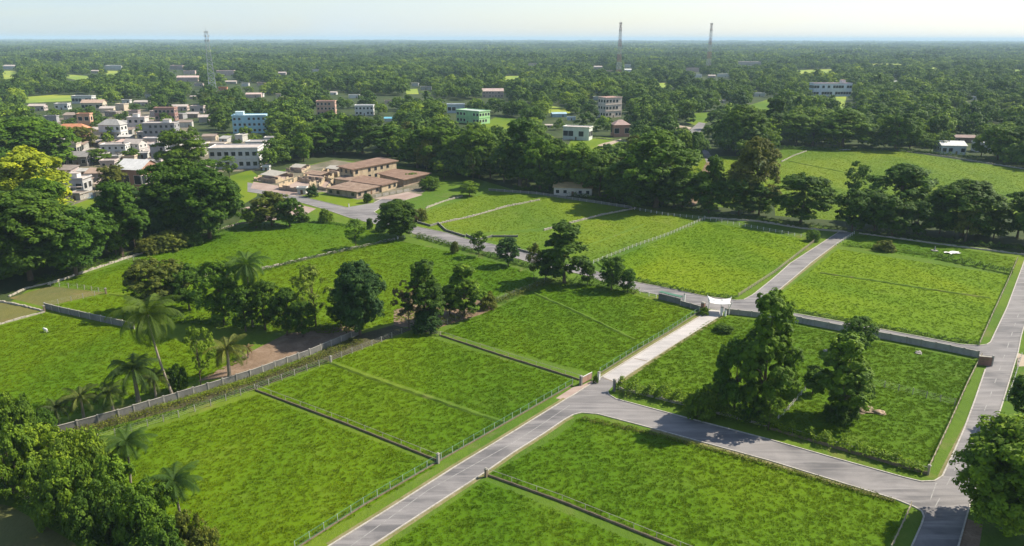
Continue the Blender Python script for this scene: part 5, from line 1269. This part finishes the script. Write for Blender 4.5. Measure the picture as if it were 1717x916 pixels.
# ------------------------------------------------------------------ woodland fill: the 300 trees that show largest are things, the rest one object
OPEN = [f[1] for f in FIELDS]+MEADOW+[
 [(-200, 470), (70, 478), (215, 430), (400, 372), (395, 300), (430, 296), (560, 258), (700, 280), (730, 300), (830, 312), (1000, 340), (1180, 352), (1420, 386), (1717, 425), (2200, 480), (2200, 2000), (-400, 2000)],
 [(1145, 350), (1175, 268), (1145, 230), (1165, 200), (1190, 200), (1180, 228), (1215, 268), (1170, 350)],
 [(1290, 262), (1320, 244), (1500, 250), (1717, 283), (2000, 300), (2000, 430), (1200, 380)],
]
HB = [b for b in treebox]
NEARB = treebox[len(T1):]
pts = []
step = 10.5; y = 200.0
r5 = random.Random(99)
while y < 2300:
    half = (y+60)*.78+30; st = step*(1 if y < 450 else 1+.45*min(1, (y-450)/250)); x = -half
    while x < half:
        wx, wy = x+r5.uniform(-.45, .45)*st, y+r5.uniform(-.45, .45)*st
        x += st
        dens = math.sin(wx*.011+1.3*math.sin(wy*.007))+math.sin(wy*.013+wx*.004)
        if wy > 700 and dens < -1.35: continue
        px_, py_, dp = proj((wx, wy, 0))
        if not (-140 < px_ < 1860) or py_ > 520: continue
        if any(inpoly(px_, py_, q) for q in OPEN): continue
        invil = inpoly(px_, py_, VILLAGE)
        if invil and r5.random() < .12: continue
        h = r5.uniform(8.5, 15.5) if r5.random() < .86 else r5.uniform(14, 20)
        if invil: h = r5.uniform(4.5, 10)
        py_t = proj((wx, wy, h))[1]; wpx = h*(.36 if wy < 450 else .55)*FPX/dp
        if wy > 550 and any(inpoly(px_, py_-k_*(py_-py_t), q) for q in MEADOW for k_ in (.45, .9)): continue
        bad = False
        for b in NEARB:
            if invil:
                if px_+wpx*.7 > b[0] and px_-wpx*.7 < b[2] and py_t < b[1]+(b[3]-b[1])*.45 and py_ > b[1]+(b[3]-b[1])*.7: bad = True; break
                continue
            if px_+wpx*.8 > b[0] and px_-wpx*.8 < b[2] and py_t < b[3]-(b[3]-b[1])*.14 and py_ > b[1]+(b[3]-b[1])*.4: bad = True; break
        if bad: continue
        pts.append((wx, wy, h, px_, py_, dp))
    y += st*.9
pts.sort(key=lambda p: p[5]/p[2])
NIND = max(0, 298-ntree)
zones = [
 (lambda x, y: y > 380, 'in the thicket at the left edge beyond the brownish plots'),
 (lambda x, y: x < 60 and y > 235, 'at the left edge behind the yellow-green tree'),
 (lambda x, y: x < 60 and y > 180, 'at the left edge beside the top of the village'),
 (lambda x, y: x < 160 and y > 250, 'among the houses near the pool'),
 (lambda x, y: x < 160 and y > 180, 'among the houses near the orange hip-roofed house'),
 (lambda x, y: x < 300 and y > 235, 'near the white metal-roofed shed'),
 (lambda x, y: x < 300 and y > 180, 'near the grey unfinished block'),
 (lambda x, y: x < 370 and y > 180, 'left of the light blue building'),
 (lambda x, y: x < 450 and y > 240, 'behind the long white house'),
 (lambda x, y: x < 500 and y > 180, 'right of the light blue building'),
 (lambda x, y: x < 620 and y > 225, 'directly behind the upper roof of the abandoned building'),
 (lambda x, y: x < 620 and y > 180, 'below the white two-storey house in the middle distance'),
 (lambda x, y: x < 720 and y > 225, 'behind the right wing of the abandoned building'),
 (lambda x, y: x < 740 and y > 180, 'left of the green and turquoise building'),
 (lambda x, y: x < 860 and y > 240, 'above the lone lawn tree'),
 (lambda x, y: x < 880 and y > 180, 'round the green and turquoise building'),
 (lambda x, y: x < 960 and y > 240, 'left of the long white shed in the belt'),
 (lambda x, y: x < 1020 and y > 180, 'behind the white bungalow of the small far field'),
 (lambda x, y: x < 1080 and y > 240, 'between the small far field and the long white shed'),
 (lambda x, y: x < 1180 and y > 180, 'between the brick hip-roofed house and the rising lane'),
 (lambda x, y: x < 1300 and y > 180, 'right of the rising lane'),
 (lambda x, y: x < 1420 and y > 180, 'below the long white school-like block'),
 (lambda x, y: x < 1560 and y > 180, 'behind the middle of the far bright field'),
 (lambda x, y: y > 180, 'round the white metal-roofed house behind the far field'),
 (lambda x, y: x < 500, 'in the woodland beyond the village'),
 (lambda x, y: x < 900, 'in the woodland left of the middle tower'),
 (lambda x, y: x < 1250, 'in the woodland below the two right towers'),
 (lambda x, y: True, 'in the woodland round the long white school-like block'),
]
cname = {DG: 'dark green', MG: 'mid green', LG: 'light green', OG: 'olive', BLG: 'blackish green'}
sname = {'round': 'round-crowned', 'dense': 'dense-crowned', 'broad': 'wide-crowned', 'tall': 'upright', 'airy': 'loose-crowned'}
keys = ['round', 'round', 'round', 'dense', 'broad', 'tall', 'airy']
cols = [DG, MG, MG, LG, OG, BLG, DG]
PALMZ = [(430, 560, 150, 232), (330, 440, 190, 235), (320, 420, 150, 200)]
for i, (wx, wy, h, px_, py_, dp) in enumerate(pts[:NIND]):
    zone = next(l for f, l in zones if f(px_, py_))
    key = keys[r5.randrange(7)]; vs = TREES[key]; cm, tm, rad, top = vs[r5.randrange(len(vs))]
    c = cols[r5.randrange(7)]; lab = '%s %s %s tree %s' % ('tall' if h > 13 else ('low' if h < 9.5 else 'medium'), cname[c], sname[key], zone)
    e = empty('broadleaf_tree', (wx, wy, 0), r5.random()*6.28); Wd = h*r5.uniform(.55, .85); e.scale = (Wd/2/rad, Wd/2/rad, h/top)
    link('trunk', tm, e); o = link('crown', cm, e); k = r5.uniform(.8, 1.25); o.color = (c[0]*k, c[1]*k, c[2]*k, 1)
    tag(e, lab, 'tree', 'trees of the background woodland')
# palms in the middle distance
np_ = 0
for x0, x1, y0, y1 in PALMZ:
    for k in range(16):
        x_, y_ = r5.uniform(x0, x1), r5.uniform(y0, y1); g_ = P(x_, y_); h = r5.uniform(13, 18)
        if any(x_ > b[0]-4 and x_ < b[2]+4 and y_ > b[1] and proj((g_.x, g_.y, h))[1] < b[3] for b in NEARB): continue
        cm, tm = PALMS[r5.randrange(4)]; e = empty('palm_tree', (g_.x, g_.y, 0), r5.random()*6.28); s = h/14; e.scale = (s*1.15, s*1.15, s)
        link('trunk', tm, e); o = link('crown', cm, e); k_ = r5.uniform(.8, 1.3); o.color = (.085*k_, .12*k_, .03, 1)
        tag(e, '%s coconut palm %s' % ('tall' if h > 16 else ('slim' if h > 14.3 else 'short'), ('left of the light blue building' if x_ < 385 else ('right of the light blue building' if x_ < 480 else 'below the peach house')) if y_ > 190 else ('among trees right of the left tower' if x_ < 440 else 'among trees left of the peach house')), 'palm tree', 'palms among the trees behind the village')

# light-weight variants for the far wood
stock = bpy.data.collections.new('woodland_stock')      # never linked: only a store for the scatter
def stock_obj(name, me):
    o = bpy.data.objects.new(name, me); stock.objects.link(o); return o
ALLK = []
for k in range(8):
    kind = ('round', 'round', 'broad', 'tall', 'round', 'round', 'cone', 'round')[k]
    C, NN, T, Sz, lob = crown_points(kind, 26, 10, 12, 12.0, 6.6, 1.6, 1.0)
    stock_obj('wood_a%d' % k, leaves_mesh('wood', C, NN, Sz, T, M['leaf_far'], .7))
for k in range(2): stock_obj('wood_b%d' % k, palm_mesh(12.5, 4.4, 14, 200+k, 1, .4))
for k in range(4):      # wood patches for the far distance
    Cs, Ns, Ts, Ss = [], [], [], []
    for i in range(26):
        rr_ = rng.uniform(.8, 1.4); C, NN, T, Sz, lob = crown_points('round', 9, 5, 5, 12.0*rr_, 7.5, 2.0, 2.4)
        C = C+np.array([rng.uniform(-42, 42), rng.uniform(-42, 42), 0]); Cs.append(C); Ns.append(NN); Ts.append(np.clip(T+rng.uniform(-.25, .25), 0, 1)); Ss.append(Sz)
    stock_obj('wood_c%d' % k, leaves_mesh('wood', np.concatenate(Cs), np.concatenate(Ns), np.concatenate(Ss), np.concatenate(Ts), M['leaf_far'], .8))
def scatter(name, arr, coll, label, mat=None, col=(1, 1, 1)):
    """arr rows: x y z scale rot index"""
    a = np.array(arr, dtype=np.float32); me = bpy.data.meshes.new(name); me.vertices.add(len(a)); me.vertices.foreach_set('co', a[:, :3].reshape(-1).copy())
    for nm, ix, ty in (('scl', 3, 'FLOAT'), ('rot', 4, 'FLOAT')):
        t = me.attributes.new(nm, ty, 'POINT'); t.data.foreach_set('value', a[:, ix].copy())
    t = me.attributes.new('idx', 'INT', 'POINT'); t.data.foreach_set('value', a[:, 5].astype(np.int32))
    me.update(); o = link(name, me); o.color = (*col, 1)
    ng = bpy.data.node_groups.new(name+'_nodes', 'GeometryNodeTree'); ng.interface.new_socket('Geometry', in_out='INPUT', socket_type='NodeSocketGeometry'); ng.interface.new_socket('Geometry', in_out='OUTPUT', socket_type='NodeSocketGeometry')
    gi = ng.nodes.new('NodeGroupInput'); go = ng.nodes.new('NodeGroupOutput'); ip = ng.nodes.new('GeometryNodeInstanceOnPoints'); ci = ng.nodes.new('GeometryNodeCollectionInfo')
    ci.inputs['Collection'].default_value = coll; ci.inputs['Separate Children'].default_value = True; ci.inputs['Reset Children'].default_value = True
    def na(n_, ty):
        x = ng.nodes.new('GeometryNodeInputNamedAttribute'); x.data_type = ty; x.inputs['Name'].default_value = n_; return x.outputs['Attribute']
    cx = ng.nodes.new('ShaderNodeCombineXYZ'); ng.links.new(na('rot', 'FLOAT'), cx.inputs['Z'])
    ip.inputs['Pick Instance'].default_value = True
    ng.links.new(gi.outputs[0], ip.inputs['Points']); ng.links.new(ci.outputs[0], ip.inputs['Instance']); ng.links.new(na('idx', 'INT'), ip.inputs['Instance Index'])
    ng.links.new(cx.outputs[0], ip.inputs['Rotation']); ng.links.new(na('scl', 'FLOAT'), ip.inputs['Scale']); ng.links.new(ip.outputs[0], go.inputs[0])
    md = o.modifiers.new('scatter', 'NODES'); md.node_group = ng
    tag(o, label, name.replace('_', ' '), kind='stuff'); return o
arr = []
for wx, wy, h, px_, py_, dp in pts[NIND:]:
    arr.append((wx, wy, 0, h/12.0*r5.uniform(.8, 1.2), r5.random()*6.28, r5.randrange(8) if r5.random() > .06 else 8+r5.randrange(2)))
y = 2300.0
while y < 20000:
    st = 66+ (y-2300)/10700*60; half = y*.75; x = -half
    while x < half:
        wx, wy = x+r5.uniform(-.3, .3)*st, y+r5.uniform(-.3, .3)*st; x += st
        if math.sin(wx*.0031+1.7*math.sin(wy*.0023))+math.sin(wy*.0037+wx*.001) < -1.25 and r5.random() < .8: continue
        px_, py_, dp = proj((wx, wy, 0))
        if any(inpoly(px_, py_, q) for q in MEADOW[-1:]): continue
        s = (r5.uniform(.75, 1.3) if r5.random() > .05 else 1.8)*(1+(st-66)/110)
        arr.append((wx, wy, -1.0, s, r5.random()*6.28, 10+r5.randrange(4)))
    y += st*1.05
print('trees', ntree, 'fill', len(pts), 'scatter', len(arr))
scatter('woodland', arr, stock, 'dense green woodland stretching away to the horizon behind the village and fields', col=(.100, .175, .026))

# ------------------------------------------------------------------ grass tufts on the near fields
gstock = bpy.data.collections.new('grass_stock')
def tuft(n, h_, sp, lean):
    V = []; T = []
    for i in range(n):
        a_ = rng.uniform(0, 6.28); r_ = sp*math.sqrt(rng.random()); b0 = np.array([math.cos(a_)*r_, math.sin(a_)*r_, 0.]); hh = h_*rng.uniform(.6, 1.2)*(1.1-.5*r_/sp)
        d = unit(np.array([math.cos(a_)*1.1+lean+rng.normal()*.35, math.sin(a_)*1.1+rng.normal()*.35, .75])); sd_ = unit(np.cross(d, np.array([0, 0, 1.])+rng.normal(size=3)*.25))*.085; hh *= 1.5
        V.append([b0-sd_, b0+sd_, b0+d*hh+sd_*.4, b0+d*hh-sd_*.4]); T.append(np.clip(.5+rng.normal()*.22, 0, 1))
    return quads_mesh('tuft', np.array(V), np.repeat(np.array(T), 4), M['grassleaf'])
def grassleaf():
    m, n, b, o = newmat('grass_blades'); at = N(n, 'ShaderNodeAttribute'); at.attribute_name = 'tint'; p = pos(n)
    n1 = noise(n, p, .05, 3, .5, .4)
    c0 = ramp(n, n1.outputs[0], [(.3, (.104, .190, .004)), (.52, (.130, .218, .006)), (.7, (.115, .203, .005))]).outputs[0]
    t = ramp(n, at.outputs['Fac'], [(0, (.8, .86, .8)), (.5, (1, 1, 1)), (1, (1.45, 1.25, 1.1))]).outputs[0]
    c = mix(n, 1.0, mix(n, 1.0, mix(n, 1.0, c0, t, 'MULTIPLY'), lowfreq(n, p), 'MULTIPLY'), N(n, 'ShaderNodeObjectInfo').outputs['Color'], 'MULTIPLY'); n.links.new(c, b.inputs['Base Color']); b.inputs['Roughness'].default_value = .6; b.inputs['Specular IOR Level'].default_value = .05
    tr = N(n, 'ShaderNodeBsdfTranslucent'); n.links.new(c, tr.inputs['Color']); mx = N(n, 'ShaderNodeMixShader'); mx.inputs[0].default_value = .4
    n.links.new(b.outputs[0], mx.inputs[1]); n.links.new(tr.outputs[0], mx.inputs[2]); n.links.new(mx.outputs[0], o.inputs['Surface']); return m
M['grassleaf'] = grassleaf()
for k in range(5):
    o = bpy.data.objects.new('tuft%d' % k, tuft((26, 34, 20, 40, 30)[k], (.17, .22, .14, .20, .26)[k], (.5, .6, .4, .75, .5)[k], -.35)); gstock.objects.link(o)
ga = {'g1': [], 'g2': [], 'g3': [], 'g4': []}
for mk, px in FIELDS:
    if mk == 'g5': continue
    wp = [tuple(P(x, y))[:2] for x, y in px]; x0, x1 = min(p[0] for p in wp), max(p[0] for p in wp); y0, y1 = min(p[1] for p in wp), max(p[1] for p in wp)
    dist = math.hypot((x0+x1)/2, (y0+y1)/2); dens = 1.5 if dist < 190 else (1.1 if dist < 260 else .6)
    n = int((x1-x0)*(y1-y0)*dens*2.4)
    for _ in range(n):
        x_, y_ = r5.uniform(x0, x1), r5.uniform(y0, y1)
        f = math.sin(x_*.9+1.8*math.sin(y_*.55)+.6*y_)+math.sin(y_*1.3-.5*x_+1.5*math.sin(x_*.37))
        if not inpoly(x_, y_, wp): continue
        q = proj((x_, y_, 0))
        if not (-30 < q[0] < 1750 and q[1] < 960): continue
        ga[mk].append((x_, y_, .005, r5.uniform(.40, .85)*(.85+.08*f)*(1 if mk in ('g1', 'g3') else .8), r5.uniform(-.6, .6)+.4, r5.randrange(5)))
for mk, lab, c in (('g1', 'lush deep green tufted grass of the near plots', (1, 1, 1)), ('g2', 'brighter yellow-green grass of the two upper plots by the road junction', (1.22, 1.16, 1.1)), ('g3', 'darker grass of the paddock and the upper right strip', (.95, .96, 1.1)), ('g4', 'paler grass of the far fields behind the middle road', (1.25, 1.08, 1.8))):
    scatter('grass', ga[mk], gstock, lab, col=c)

# ------------------------------------------------------------------ haze
mb = MB(); mb.box(-32000, 32000, -900, 60000, -1.5, 122.0)
m = bpy.data.materials.new('haze_air'); m.use_nodes = True; n = m.node_tree; n.nodes.clear()
o = n.nodes.new('ShaderNodeOutputMaterial'); v = n.nodes.new('ShaderNodeVolumePrincipled')
v.inputs['Color'].default_value = (.60, .80, 1.0, 1); v.inputs['Density'].default_value = HAZE; v.inputs['Anisotropy'].default_value = 0
n.links.new(v.outputs[0], o.inputs['Volume'])
h_ = mb.build('haze', m); tag(h_, 'thin pale blue haze softening the distant woodland', 'haze', kind='stuff')
